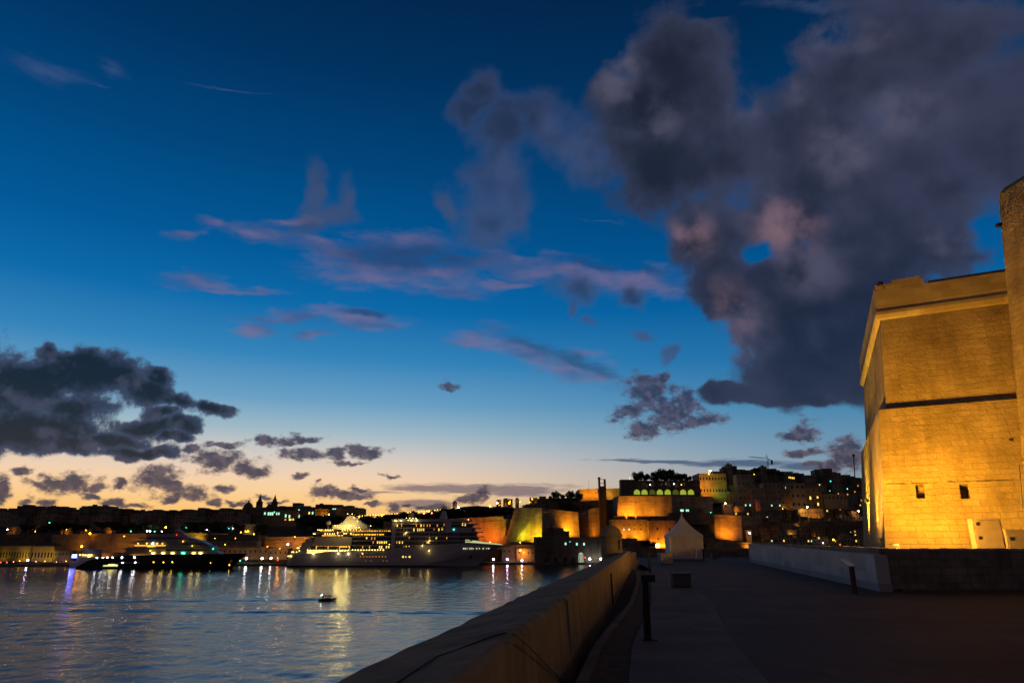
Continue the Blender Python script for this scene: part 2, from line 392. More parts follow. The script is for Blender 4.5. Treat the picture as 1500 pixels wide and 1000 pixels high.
# ------------------------------------------------------------------ materials
class MT:
    def __init__(s, name):
        s.m = bpy.data.materials.new(name); s.m.use_nodes = True
        s.t = s.m.node_tree; s.b = s.t.nodes['Principled BSDF']
    def n(s, t, **k):
        x = s.t.nodes.new(t)
        for a, v in k.items(): setattr(x, a, v)
        return x
    def l(s, a, b): s.t.links.new(a, b)
def stone(name, c1, c2, scale=0.4, blocks=None, bump=0.3, rough=0.9, detail=8, stain=0.0, mortar=0.014, bdist=0.05, contrast=0.75):
    m = MT(name); tcn = m.n('ShaderNodeTexCoord')
    geo = m.n('ShaderNodeNewGeometry')
    no = m.n('ShaderNodeTexNoise'); no.inputs['Scale'].default_value = scale; no.inputs['Detail'].default_value = detail; no.inputs['Roughness'].default_value = 0.62
    m.l(geo.outputs['Position'], no.inputs['Vector'])
    r = m.n('ShaderNodeValToRGB'); r.color_ramp.elements[0].position = 0.32; r.color_ramp.elements[1].position = 0.68
    r.color_ramp.elements[0].color = (*c1, 1); r.color_ramp.elements[1].color = (*c2, 1)
    m.l(no.outputs[0], r.inputs[0]); colr = r.outputs[0]
    no2 = m.n('ShaderNodeTexNoise'); no2.inputs['Scale'].default_value = scale * 12; no2.inputs['Detail'].default_value = 6; no2.inputs['Roughness'].default_value = 0.7
    m.l(geo.outputs['Position'], no2.inputs['Vector'])
    h = no2.outputs[0]
    if blocks:
        bw, bh = blocks
        # slightly wavy courses
        wn = m.n('ShaderNodeTexNoise'); wn.inputs['Scale'].default_value = 0.9 / bw; wn.inputs['Detail'].default_value = 2
        m.l(tcn.outputs['UV'], wn.inputs['Vector'])
        wv = m.n('ShaderNodeVectorMath', operation='SUBTRACT'); m.l(wn.outputs[1], wv.inputs[0]); wv.inputs[1].default_value = (0.5, 0.5, 0.5)
        ws = m.n('ShaderNodeVectorMath', operation='SCALE'); m.l(wv.outputs[0], ws.inputs[0]); ws.inputs[3].default_value = bh * 0.35
        wa = m.n('ShaderNodeVectorMath', operation='ADD'); m.l(tcn.outputs['UV'], wa.inputs[0]); m.l(ws.outputs[0], wa.inputs[1])
        br = m.n('ShaderNodeTexBrick'); m.l(wa.outputs[0], br.inputs[0])
        br.inputs['Scale'].default_value = 1.0; br.inputs['Brick Width'].default_value = bw; br.inputs['Row Height'].default_value = bh
        br.inputs['Mortar Size'].default_value = mortar; br.inputs['Mortar Smooth'].default_value = 0.6; br.inputs['Bias'].default_value = 0.0
        br.inputs['Color1'].default_value = (1, 1, 1, 1); br.inputs['Color2'].default_value = (0.66, 0.64, 0.6, 1); br.inputs['Mortar'].default_value = (0.55, 0.52, 0.48, 1)
        mx = m.n('ShaderNodeMix', data_type='RGBA', blend_type='MULTIPLY'); mx.inputs[0].default_value = contrast
        m.l(colr, mx.inputs[6]); m.l(br.outputs['Color'], mx.inputs[7]); colr = mx.outputs[2]
        bwn = m.n('ShaderNodeRGBToBW'); m.l(br.outputs['Color'], bwn.inputs[0])
        ma = m.n('ShaderNodeMath', operation='MULTIPLY_ADD'); m.l(bwn.outputs[0], ma.inputs[0]); ma.inputs[1].default_value = 0.9; m.l(h, ma.inputs[2])
        h = ma.outputs[0]
    if stain:
        mp = m.n('ShaderNodeMapping'); mp.inputs[3].default_value = (1, 1, 0.12); m.l(geo.outputs['Position'], mp.inputs[0])
        sn = m.n('ShaderNodeTexNoise'); sn.inputs['Scale'].default_value = scale * 3; sn.inputs['Detail'].default_value = 5; m.l(mp.outputs[0], sn.inputs['Vector'])
        sr = m.n('ShaderNodeMapRange'); m.l(sn.outputs[0], sr.inputs[0]); sr.inputs[1].default_value = 0.48; sr.inputs[2].default_value = 0.7; sr.inputs[3].default_value = 0; sr.inputs[4].default_value = stain
        mx = m.n('ShaderNodeMix', data_type='RGBA'); m.l(sr.outputs[0], mx.inputs[0]); m.l(colr, mx.inputs[6]); mx.inputs[7].default_value = (c1[0] * .3, c1[1] * .28, c1[2] * .26, 1); colr = mx.outputs[2]
    m.l(colr, m.b.inputs['Base Color']); m.b.inputs['Roughness'].default_value = rough
    m.b.inputs['Specular IOR Level'].default_value = 0.2
    bp = m.n('ShaderNodeBump'); bp.inputs['Strength'].default_value = bump; bp.inputs['Distance'].default_value = bdist
    m.l(h, bp.inputs['Height']); m.l(bp.outputs[0], m.b.inputs['Normal'])
    return m.m
def plain(name, c, rough=0.6, metal=0.0, var=0.15, scale=3.0):
    m = MT(name); geo = m.n('ShaderNodeTexCoord')
    no = m.n('ShaderNodeTexNoise'); no.inputs['Scale'].default_value = scale; no.inputs['Detail'].default_value = 5
    m.l(geo.outputs['Object'], no.inputs['Vector'])
    r = m.n('ShaderNodeValToRGB'); r.color_ramp.elements[0].position = 0.3; r.color_ramp.elements[1].position = 0.7
    r.color_ramp.elements[0].color = tuple(x * (1 - var) for x in c) + (1,); r.color_ramp.elements[1].color = tuple(min(x * (1 + var), 1) for x in c) + (1,)
    m.l(no.outputs[0], r.inputs[0]); m.l(r.outputs[0], m.b.inputs['Base Color'])
    m.b.inputs['Roughness'].default_value = rough; m.b.inputs['Metallic'].default_value = metal
    return m.m
def glow(name, c, s, base=(0.1, 0.1, 0.1)):
    m = MT(name); m.b.inputs['Base Color'].default_value = (*base, 1)
    m.b.inputs['Emission Color'].default_value = (*c, 1); m.b.inputs['Emission Strength'].default_value = s
    return m.m

MAT = {}
MAT['tower'] = stone('tower_limestone', (0.27, 0.20, 0.115), (0.47, 0.36, 0.21), 0.5, (0.8, 0.33), 1.0, 0.95, stain=0.3, bdist=0.13, mortar=0.012, contrast=0.52)
MAT['tower_plain'] = stone('worn_limestone', (0.30, 0.235, 0.15), (0.43, 0.35, 0.23), 0.4, (1.0, 0.42), 0.25, 0.95, mortar=0.006)
MAT['parapet'] = stone('parapet_plaster', (0.15, 0.108, 0.074), (0.30, 0.22, 0.14), 1.1, None, 0.6, 0.95, stain=0.4, bdist=0.025)
MAT['rampart'] = stone('rampart_stone', (0.2, 0.17, 0.12), (0.3, 0.26, 0.19), 0.3, (0.9, 0.4), 0.4)
MAT['lowwall'] = stone('rubble_limestone', (0.19, 0.15, 0.128), (0.36, 0.29, 0.25), 1.2, (0.55, 0.26), 0.9, stain=0.45, bdist=0.05)
MAT['concrete'] = stone('pale_concrete', (0.42, 0.40, 0.40), (0.52, 0.5, 0.5), 0.7, (1.2, 0.6), 0.12, 0.85, stain=0.12, mortar=0.004)
MAT['concrete_base'] = stone('concrete_plinth', (0.26, 0.25, 0.26), (0.34, 0.33, 0.33), 0.7, None, 0.2)
MAT['ground'] = stone('terrace_paving', (0.075, 0.047, 0.034), (0.12, 0.078, 0.056), 0.35, (0.9, 0.9), 0.25, 0.75, mortar=0.012)
MAT['slab'] = stone('edge_paving', (0.13, 0.10, 0.085), (0.19, 0.145, 0.12), 0.8, (1.4, 0.7), 0.3, 0.8)
MAT['ditch'] = stone('drain_gravel', (0.05, 0.04, 0.035), (0.12, 0.095, 0.075), 5, None, 0.9, 0.95)
MAT['gravel'] = stone('gravel_strip', (0.09, 0.07, 0.055), (0.17, 0.13, 0.10), 6, None, 0.9, 0.95)
MAT['kerb'] = stone('kerb_stone', (0.12, 0.10, 0.09), (0.19, 0.16, 0.145), 2, (1.0, 0.6), 0.3)
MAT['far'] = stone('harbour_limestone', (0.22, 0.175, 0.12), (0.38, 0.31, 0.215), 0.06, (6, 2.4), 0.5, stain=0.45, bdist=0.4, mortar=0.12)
MAT['fardark'] = stone('dark_limestone', (0.12, 0.098, 0.074), (0.23, 0.188, 0.14), 0.07, (6, 2.4), 0.4, stain=0.5, bdist=0.3, mortar=0.12)  # darker copy of harbour_limestone
MAT['house1'] = stone('house_limestone', (0.22, 0.18, 0.13), (0.33, 0.27, 0.2), 0.15, None, 0.2, stain=0.3)
MAT['house2'] = stone('house_render_grey', (0.17, 0.15, 0.13), (0.26, 0.23, 0.2), 0.15, None, 0.2, stain=0.3)
MAT['house3'] = stone('house_render_ochre', (0.18, 0.135, 0.075), (0.28, 0.2, 0.115), 0.15, None, 0.2, stain=0.3)
MAT['hill'] = stone('scrub_hillside', (0.028, 0.028, 0.018), (0.07, 0.06, 0.04), 0.05, None, 0.8, stain=0.3, bdist=1.0)
MAT['roof'] = plain('dark_roof', (0.07, 0.055, 0.045), 0.9)
MAT['basalt'] = plain('dark_block_stone', (0.075, 0.075, 0.085), 0.6)
MAT['glass'] = plain('dark_window', (0.015, 0.015, 0.017), 0.25)
MAT['black'] = plain('black_metal', (0.010, 0.009, 0.009), 0.75, 0.0)
MAT['rust'] = plain('corten_steel', (0.10, 0.035, 0.02), 0.8)
MAT['steel'] = plain('brushed_panel', (0.55, 0.66, 0.78), 0.35, 0.2)
MAT['tent'] = plain('tent_canvas', (0.66, 0.62, 0.60), 0.8, var=0.08, scale=0.6)
MAT['boxwhite'] = plain('painted_steel', (0.26, 0.20, 0.13), 0.55, var=0.12)
MAT['shipwhite'] = plain('ship_white', (0.40, 0.37, 0.41), 0.4, var=0.05, scale=0.05)
MAT['shipdark'] = plain('ship_recess', (0.06, 0.055, 0.055), 0.4)
MAT['boot'] = plain('boot_topping', (0.008, 0.008, 0.012), 0.4)
MAT['yblack'] = plain('gloss_black_hull', (0.006, 0.006, 0.008), 0.2, var=0.05)
MAT['ygrey'] = plain('yacht_grey', (0.24, 0.225, 0.27), 0.35, var=0.08, scale=0.1)
MAT['wood'] = plain('dark_wood', (0.05, 0.028, 0.018), 0.6)
MAT['leaf'] = plain('foliage', (0.035, 0.05, 0.018), 0.8, var=0.5, scale=0.8)
MAT['bark'] = plain('bark', (0.06, 0.045, 0.03), 0.9)
MAT['lift'] = plain('lift_cladding', (0.05, 0.026, 0.018), 0.7)
MAT['crane'] = plain('crane_steel', (0.10, 0.09, 0.08), 0.6)
G = {
 'white': glow('lamp_white', (1, 0.96, 0.92), 42), 'cool': glow('lamp_cool', (0.86, 0.9, 1), 42), 'green': glow('lamp_green', (0.08, 1, 0.45), 9),
 'sodium': glow('lamp_sodium', (1, 0.30, 0.008), 60), 'yellow': glow('lamp_yellow', (1, 0.55, 0.03), 14), 'pink': glow('lamp_pink', (1, 0.3, 0.14), 14),
 'violet': glow('lamp_violet', (0.75, 0.55, 1), 50), 'red': glow('lamp_red', (1, 0.03, 0.02), 8), 'blue': glow('screen_blue', (0.1, 0.13, 1), 22),
 'winy': glow('window_yellow', (1, 0.62, 0.1), 1.7), 'wino': glow('window_orange', (1, 0.34, 0.03), 1.1), 'wing': glow('window_green', (0.42, 0.9, 0.62), 1.3),
 'deck': glow('deck_light', (1, 0.68, 0.09), 9.0), 'decko': glow('deck_amber', (1, 0.42, 0.03), 2.0), 'spark': glow('deck_lamp', (1, 0.74, 0.16), 16),
 'arch': glow('arch_painted_light', (0.55, 0.62, 0.05), 0.62), 'archdim': glow('arch_painted_light_dim', (0.4, 0.42, 0.05), 0.16), 'teal': glow('lamp_teal', (0.05, 1, 0.8), 8),
}

# water material
m = MT('harbour_water')
geo = m.n('ShaderNodeNewGeometry')
mp = m.n('ShaderNodeMapping'); mp.inputs[3].default_value = (1.0, 1.0, 1.0); m.l(geo.outputs['Position'], mp.inputs[0])
n1 = m.n('ShaderNodeTexNoise'); n1.inputs['Scale'].default_value = 1.1; n1.inputs['Detail'].default_value = 7; n1.inputs['Roughness'].default_value = 0.6; n1.inputs['Distortion'].default_value = 0.6; m.l(mp.outputs[0], n1.inputs['Vector'])
mp2 = m.n('ShaderNodeMapping'); mp2.inputs[3].default_value = (1.0, 1.0, 1.0); m.l(geo.outputs['Position'], mp2.inputs[0])
n2 = m.n('ShaderNodeTexNoise'); n2.inputs['Scale'].default_value = 0.05; n2.inputs['Detail'].default_value = 3; m.l(mp2.outputs[0], n2.inputs['Vector'])
ma = m.n('ShaderNodeMath', operation='MULTIPLY_ADD'); m.l(n2.outputs[0], ma.inputs[0]); ma.inputs[1].default_value = 0.8; m.l(n1.outputs[0], ma.inputs[2])
bp = m.n('ShaderNodeBump'); bp.inputs['Strength'].default_value = 1.0; bp.inputs['Distance'].default_value = 0.065; m.l(ma.outputs[0], bp.inputs['Height']); m.l(bp.outputs[0], m.b.inputs['Normal'])
m.b.inputs['Base Color'].default_value = (0.006, 0.012, 0.02, 1); m.b.inputs['Roughness'].default_value = 0.12; m.b.inputs['IOR'].default_value = 1.36
MAT['water'] = m.m

# ------------------------------------------------------------------ ground, terrace, rampart
WZ = -18.9
def wallx(Y): return -1.15 + 0.185 * Y + (0.0 if Y < 15 else (Y - 15) * 0.0105)     # inner foot line of the sea wall
def kerbx(Y): return wallx(Y) + 0.26 + 0.35 * max(0, min(1, (Y - 12) / 8)) * max(0, min(1, (44 - Y) / 14))
tag(MB().add([(-4000, -1000, WZ - .5), (4000, -1000, WZ - .5), (4000, 6000, WZ - .5), (-4000, 6000, WZ - .5)], [(0, 1, 2, 3)]).build('sea_water', MAT['water']), kind='structure')
def wave_sheet():
    """the harbour's visible part with real small waves and boat wakes"""
    rng = np.random.default_rng(5)
    nu, nv = 620, 760
    t = np.linspace(0, 1, nv); Yv = 88 * (745 / 88) ** (t ** 0.82)
    u = np.linspace(-0.86, 0.155, nu)
    Yg, U = np.meshgrid(Yv, u, indexing='ij'); Xg = U * Yg
    Z = np.zeros_like(Xg)
    for i in range(70):
        lam = 1.6 * (13 / 1.6) ** rng.random(); k = 2 * math.pi / lam
        th = math.radians(90 + 24) + rng.normal(0, .75)
        A = 0.0105 * rng.uniform(.5, 1.3) / k
        A = A * np.clip((lam - Yg / 480) / (Yg / 480 + .2), 0, 1)
        Z += A * np.sin(k * (Xg * math.cos(th) + Yg * math.sin(th)) + rng.uniform(0, 6.28))
    # patchiness
    patch = .75 + .35 * np.sin(Xg * .021 + 1.3 * np.sin(Yg * .013)) * np.sin(Yg * .031 + 1.1 * np.sin(Xg * .017))
    Z *= patch
    def ridge(px0, py0, px1, py1, h, w, grow=False, wob=1.0):
        nonlocal Z
        def wp(px, py):
            r = ray(px, py); k_ = (WZ - EYE) / r[2]; return r[0] * k_, r[1] * k_
        (xa, ya), (xb, yb) = wp(px0, py0), wp(px1, py1)
        s_ = np.clip((Xg - xa) / (xb - xa), 0, 1)
        yc = ya + (yb - ya) * s_ + wob * np.sin(Xg * .09) + wob * .6 * np.sin(Xg * .23 + 1)
        am = h * (0.6 + .4 * np.sin(Xg * .15 + .8 * np.sin(Xg * .05)) ** 2)
        if grow: am = am * (0.6 + .4 * s_)
        inside = 1 / (1 + np.exp(-(Xg - xa) / 3)) * 1 / (1 + np.exp((Xg - xb) / 1.0))
        d = (Yg - yc)
        Z += inside * am * (np.exp(-(d / w) ** 2) - .35 * np.exp(-((d - 2.2 * w) / w) ** 2) + .4 * np.exp(-((d - 4 * w) / w) ** 2))
    ridge(20, 883, 468, 878.5, .42, 1.6, True)
    ridge(220, 873, 470, 877, .20, 1.2, True)
    ridge(-80, 894, 735, 898, .32, 1.5, False, 1.6)
    ridge(-80, 884, 300, 889, .16, 1.8, False, 2)
    ridge(-80, 915, 720, 921, .10, 2.2, False, 2)
    me = bpy.data.meshes.new('water')
    co = np.stack([Xg, Yg, Z + WZ], -1).reshape(-1, 3).astype(np.float32)
    me.vertices.add(nu * nv); me.vertices.foreach_set('co', co.ravel())
    i, j = np.meshgrid(np.arange(nv - 1), np.arange(nu - 1), indexing='ij'); a_ = (i * nu + j).ravel()
    q = np.stack([a_, a_ + 1, a_ + nu + 1, a_ + nu], -1).astype(np.int32); nf = len(q)
    me.loops.add(nf * 4); me.loops.foreach_set('vertex_index', q.ravel())
    me.polygons.add(nf); me.polygons.foreach_set('loop_start', np.arange(nf, dtype=np.int32) * 4); me.polygons.foreach_set('use_smooth', np.ones(nf, dtype=bool))
    me.update(calc_edges=True); me.materials.append(MAT['water'])
    o = bpy.data.objects.new('water', me); col.objects.link(o); tag(o, kind='structure')
wave_sheet()
def wallx(Y): return -1.15 + 0.185 * Y + (0.0 if Y < 15 else (Y - 15) * 0.0105)     # inner foot line of the sea wall
def kerbx(Y): return wallx(Y) + 0.26 + 0.35 * max(0, min(1, (Y - 12) / 8)) * max(0, min(1, (44 - Y) / 14))
Ys = [-8, 0, 4, 8, 12, 14, 16, 18, 20, 24, 28, 32, 36, 40, 44]
FARY = 88
# paving
left = [(kerbx(y) + 1.05, y, 0) for y in Ys]
poly = left + [(10.5, 60, 0), (13, FARY, 0), (120, FARY, 0), (120, -8, 0)]
tag(MB().add(poly, [tuple(range(len(poly)))[::-1]]).build('terrace_ground', MAT['ground']), kind='structure')
sl = MB(); n = len(Ys)
sl.loft([[(kerbx(y) + 0.62, y, 0.006), (kerbx(y) + 1.05, y, 0.006)] for y in Ys], cap=False, closed=False)
sl.loft([[(kerbx(y) + 1.05, y, 0.006), (kerbx(y) + 2.3, y, 0.006)] for y in Ys], cap=False, closed=False)
tag(sl.build('pavement', MAT['slab']), kind='structure')
tag(MB().loft([[(kerbx(y) + 0.14, y, -0.02), (kerbx(y) + 0.62, y, -0.02)] for y in Ys], cap=False, closed=False).build('gravel_strip', MAT['gravel']), kind='structure')
tag(MB().loft([[(kerbx(y), y, -0.4), (kerbx(y), y, 0.03), (kerbx(y) + 0.14, y, 0.03), (kerbx(y) + 0.14, y, -0.4)] for y in Ys]).build('kerb', MAT['kerb']), kind='structure')
def ditchz(Y): return -0.32 * max(0, min(1, (40 - Y) / 16)) - 0.004
tag(MB().loft([[(wallx(y) - 0.25, y, ditchz(y)), (kerbx(y) + 0.02, y, ditchz(y))] for y in Ys], cap=False, closed=False).build('drain_ground', MAT['ditch']), kind='structure')
# rampart mass under the terrace down to the water
rp = [(wallx(-8) - 1.25, -8), (wallx(44) - 1.2, 44), (wallx(44) - 2.5, 49), (11.5, FARY + 1), (125, FARY + 1), (125, -8)]
MBr = MB().loft([[(x - (1.8 if i < 4 else 0), y + (1.5 if i in (3, 4) else 0), WZ - 3) for i, (x, y) in enumerate(rp)][::1], [(x, y, -0.42) for x, y in rp]])
o = MBr.build('rampart_ground', MAT['rampart']); tag(o, kind='structure')

# sea wall (parapet): thick, with a coping sloping down towards the sea
ptop = lambda Y: 0.80 + 0.0062 * (Y - 4) + 0.0001 * max(0, Y - 12) ** 2
pot = lambda Y: 0.60 + 0.004 * Y
sw = empty('sea_wall', (wallx(0), 0, 0), 'thick weathered rampart parapet with broad sloping top running away along the water', 'wall')
f = MB(); fine = [-8 + i * 0.5 for i in range(105)]
rings = []; top = []
for y in fine:
    j = 0.005 * math.sin(y * 2.1) + 0.009 * math.sin(y * 5.3 + 1) + random.uniform(-.006, .006)
    zi = ptop(y) + j; zo = pot(y) + j
    wx = wallx(y)
    rings.append([(wx - 1.35, y, -1.2), (wx + 0.02, y, -0.6), (wx + 0.02, y, 0), (wx - 0.03, y, zi - 0.06), (wx - 0.07, y, zi - 0.012),
                  (wx - 0.12, y, zi), (wx - 0.6, y, zi - (zi - zo) * 0.42), (wx - 1.14, y, zo + 0.015), (wx - 1.2, y, zo - 0.05)])
f.loft(rings)
f.build('wall_body', MAT['parapet'], sw, world=True, smooth_=False)
# cable over it
def on_wall(px, py):
    r = ray(px, py); best = None
    k = 0.5
    while k < 30:
        p = Vector((0, 0, EYE)) + r * k; y = p.y
        wx = wallx(y)
        if p.x < wx - 0.05: 
            t = max(0, min(1, (wx - 0.12 - p.x) / 1.0)); zt = ptop(y) - (ptop(y) - pot(y)) * t
            if p.z <= zt + 0.012: return p
        elif p.x >= wx - 0.05 and p.x < wx + 0.012 + 0.0 and p.z < ptop(y): return p
        if p.x > wx + 0.02 and k > 0.6 and p.z < -0.3: return p
        k += 0.004
    return p
cp = [on_wall(x, y) for x, y in [(560, 1012), (583, 998), (610, 980), (640, 961), (670, 951), (700, 939), (722, 931), (742, 926)]]
c2 = []
ye = cp[-1].y
for (x, y) in [(752, 928), (762, 935), (775, 946), (790, 962), (805, 978), (818, 990), (832, 1004)]:
    r = ray(x, y); a = r[0] / r[1]          # inner face plane
    Yv = 1.15 / (0.185 - a) if a < 0.184 else 9
    Yv = (1.15 - 0.035) / (0.185 - a)
    p = Vector((a * Yv, Yv, EYE + r[2] / r[1] * Yv)); c2.append(p)
tag(MB().tube(cp + c2, 0.0065, 6).build('cable', MAT['black']), 'thin black cable draped across the parapet top and down its inner face', 'cable')
# thin drain pipe on inner face
pp = P(886, 851, 18.5)
Yp = 1.12 / (0.185 - (ray(886, 851)[0] / ray(886, 851)[1]))
tag(MB().tube([(wallx(22) + 0.05, 22, -0.2), (wallx(22) + 0.03, 22, 0.72)], 0.025, 6).build('drain_pipe', MAT['black']), 'thin dark vertical pipe on inner face of the parapet', 'pipe')

# end walls of the terrace behind tent and box
bw = empty('terrace_end_wall', (wallx(49), 49, 0), 'low stone wall closing the far end of the terrace behind the white tent', 'wall')
f = MB()
path = [(wallx(44) + 0.0, 44.2), (wallx(44) + 1.4, 50), (9.8, 62), (12.3, FARY - 0.4), (60, FARY - 0.4)]
for (a, b) in zip(path[:-1], path[1:]):
    a = Vector(a); b = Vector(b); d = (b - a).normalized(); nn = Vector((-d.y, d.x)) * 0.7
    q = [a, b, b + nn, a + nn]
    f.prism([(p.x, p.y) for p in q], -0.5, 1.0)
f.build('wall_body', MAT['lowwall'], bw, world=True)

# sentry box at the wall's end
sb = empty('sentry_box', (6.5, 46.6, 0), 'round stone sentry box with domed cap standing at the corner of the rampart', 'sentry box')
r0 = 0.70
f = MB(); n = 24
ringsz = [-1.6, 0.6, 1.2, 1.82, 1.98]
# body with an open slit window: leave out the slit columns
pts = [(r0 * math.cos(2 * math.pi * j / n), r0 * math.sin(2 * math.pi * j / n)) for j in range(n)]
vs = []
for z in ringsz: vs += [(x, y, z) for x, y in pts]
fs = []
holes = {(20, 2), (2, 2), (3, 2), (11, 2)}
for i in range(len(ringsz) - 1):
    for j in range(n):
        if (j, i) in holes: continue
        a = i * n + j; b = i * n + (j + 1) % n; fs.append((a, b, b + n, a + n))
f.add(vs, fs)
o = f.build('wall', MAT['rampart'], sb)
md = o.modifiers.new('solid', 'SOLIDIFY'); md.thickness = 0.14; md.offset = -1
MB().lathe([(0.70, 1.96), (0.78, 1.99), (0.78, 2.08), (0.71, 2.12), (0.66, 2.3), (0.52, 2.52), (0.3, 2.68), (0.1, 2.76), (0.08, 2.86), (0.14, 2.92), (0.1, 3.0), (0.01, 3.03)], n=24).build('dome', MAT['rampart'], sb, smooth_=True)
MB().lathe([(0.74, 0.4), (0.75, 0.44), (0.75, 0.52), (0.7, 0.55)], n=24).build('moulding', MAT['rampart'], sb)

# pagoda tent
tx, ty = P(1003, 820, 71)[0], 71
tt = empty('pagoda_tent', (tx, ty, 0), 'white pagoda tent with tall pointed roof and closed sides on the terrace', 'tent', rz=R(-4))
tt.scale = (.8, .8, 1)
hw = 2.0
f = MB(); per = []
ns = 28
for sgn in range(4):
    for i in range(ns):
        t = -1 + 2 * i / ns
        d = 0.05 * math.sin(i * 2.4) + 0.03 * math.sin(i * 5.1)
        x, y = [(t, -1), (1, t), (-t, 1), (-1, -t)][sgn]
        nx, ny = [(0, -1), (1, 0), (0, 1), (-1, 0)][sgn]
        per.append((x * hw + nx * d, y * hw + ny * d))
f.loft([[(x, y, 0.16) for x, y in per], [(x * .995, y * .995, 2.3) for x, y in per]], cap=False)
f.build('side_wall', MAT['tent'], tt, smooth_=True)
f = MB(); rr = []
for k in range(13):
    t = k / 12; w = (1 - t) ** 1.35 * 2.06 + 0.03; z = 2.32 + 2.05 * t ** 1.0 * (0.86 + 0.14 * t)
    rr.append([(-w, -w, z), (0, -w * 0.97, z - .02), (w, -w, z), (w * .97, 0, z - .02), (w, w, z), (0, w * .97, z - .02), (-w, w, z), (-w * .97, 0, z - .02)])
f.loft(rr); f.build('roof', MAT['tent'], tt)
MB().loft([[(s * 2.06, t * 2.06, z) for s, t in ((-1, -1), (1, -1), (1, 1), (-1, 1))] for z in (2.12, 2.34)], cap=False).build('valance', MAT['tent'], tt)
MB().lathe([(0.05, 4.3), (0.05, 4.5), (0.01, 4.56)], n=8).build('finial', MAT['tent'], tt)
for s in (-1, 1):
    for t in (-1, 1):
        MB().box(s * 1.97 - .04, s * 1.97 + .04, t * 1.97 - .04, t * 1.97 + .04, 0, 2.3).build('leg', MAT['steel'], tt)

# white box near the tent, and grey block bench
def chest(name, px, py, Y, w, d, h, mat, label, cat, rz=0):
    p = P(px, py, Y); e = empty(name, (p.x, Y, 0), label, cat, rz=rz)
    MB().box(-w / 2, w / 2, -d / 2, d / 2, 0.04, h - 0.06).build('body', mat, e)
    MB().box(-w / 2 - .03, w / 2 + .03, -d / 2 - .03, d / 2 + .03, h - 0.057, h).build('lid', mat, e)
    MB().box(-w / 2 + .06, w / 2 - .06, -d / 2 + .06, d / 2 - .06, 0, 0.037).build('base', MAT['black'], e)
    return e
chest('storage_chest', 975, 826, 57, 1.0, 0.8, 0.85, MAT['concrete'], 'small pale chest on the ground in front of the tent\'s left corner', 'chest', 0.1)
chest('stone_block', 998, 862, 27.5, 0.66, 0.66, 0.52, MAT['basalt'], 'dark grey cubic bench block standing alone on the open terrace', 'block', -0.05)
chest('junction_box', 930, 826, 50, 0.5, 0.4, 0.45, MAT['lowwall'], 'small stone block at foot of the far terrace wall', 'block')
chest('kerb_block', 1047, 818, 76, 0.6, 0.5, 0.5, MAT['lowwall'], 'small low block on the ground just right of the tent', 'block')

# bollard lamps: post with a small cantilevered head
def bollard(px, pyb, Y, label, src=None):
    p = P(px, pyb, Y)
    if src: return dup(src, (p.x, Y, 0), label)
    e = empty('bollard_lamp', (p.x, Y, 0), label, 'bollard lamp', 'slim black bollard lamps on the terrace')
    MB().box(-.055, .055, -.045, .045, 0.02, 1.06).build('post', MAT['black'], e)
    MB().box(-.075, .17, -.07, .07, 0.95, 1.07).build('lamp_head', MAT['black'], e)
    MB().box(-.09, .15, -.09, .09, 0.002, 0.02).build('base_plate', MAT['black'], e)
    return e
b0 = bollard(949, 938, 12.65, 'slim black unlit bollard lamp, nearest and tallest in view, beside the parapet')
bollard(952, 838, 41, 'black bollard lamp farther along the parapet, left of the tent', b0)
bollard(1031, 822, 66, 'small distant black bollard lamp in front of the tent\'s right edge', b0)

# concrete wall, right
cw = empty('concrete_wall', (12.6, 25, 0), 'smooth pale concrete wall running away across the terrace beside the sign', 'wall')
A, B = Vector((12.65, 25.0)), Vector((20.8, 62.7)); d = (B - A).normalized(); nn = Vector((d.y, -d.x)) * 0.42
q0 = [A, A + nn, B + nn, B]
f = MB(); f.loft([[(p.x, p.y, 0.26) for p in q0], [(q0[0].x, q0[0].y, 1.2), (q0[1].x, q0[1].y, 1.2), (q0[2].x, q0[2].y, 1.55), (q0[3].x, q0[3].y, 1.55)]])
f.build('wall_body', MAT['concrete'], cw, world=True)
off = Vector((d.y, -d.x)) * 0.03
MB().prism([((p + off).x, (p + off).y) for p in q0], -0.1, 0.257).build('plinth', MAT['concrete_base'], cw, world=True)

# raised platform by the fort and its retaining wall
PZ = 1.22
pl = [(13.75, 26.1), (33, 26.1), (90, 22), (90, 80), (30, 80), (22.2, 63.5)]
tag(MB().prism(pl, -0.3, PZ).build('platform_ground', MAT['ground']), kind='structure')
rw = empty('retaining_wall', (13.3, 25.7, 0), 'low rough stone wall with rounded right end below the floodlit fort', 'wall')
f = MB(); ns = 60; rings = []
x0, x1 = 13.22, 18.85
for i in range(ns + 1):
    t = i / ns; x = x0 + (x1 - x0) * t
    z = 1.40 + 0.015 * math.sin(i * 1.7) + random.uniform(-.012, .012)
    if t > 0.93: z -= 0.25 * ((t - 0.93) / 0.07) ** 2
    y0 = 25.7 + random.uniform(-.02, .02)
    rings.append([(x, y0 - .04, -0.05), (x, y0, z - .08), (x, y0 + .07, z), (x, y0 + .52, z), (x, y0 + .6, z - .08), (x, y0 + .6, -.05)])
f.loft(rings); f.build('wall_body', MAT['lowwall'], rw, world=True)
MB().box(x0 + .4, x1 + 1.5, 25.35, 25.63, -0.02, 0.055).build('footing', MAT['kerb'], rw, world=True)
sp = empty('platform_parapet', (13.4, 27, 0), 'brown stone parapet rising just behind the pale concrete wall', 'wall')
A2 = Vector((13.5, 26.35)); B2 = Vector((22.0, 65)); q1 = [A2, A2 + nn * 0.9, B2 + nn * 0.9, B2]
f = MB(); rings = []
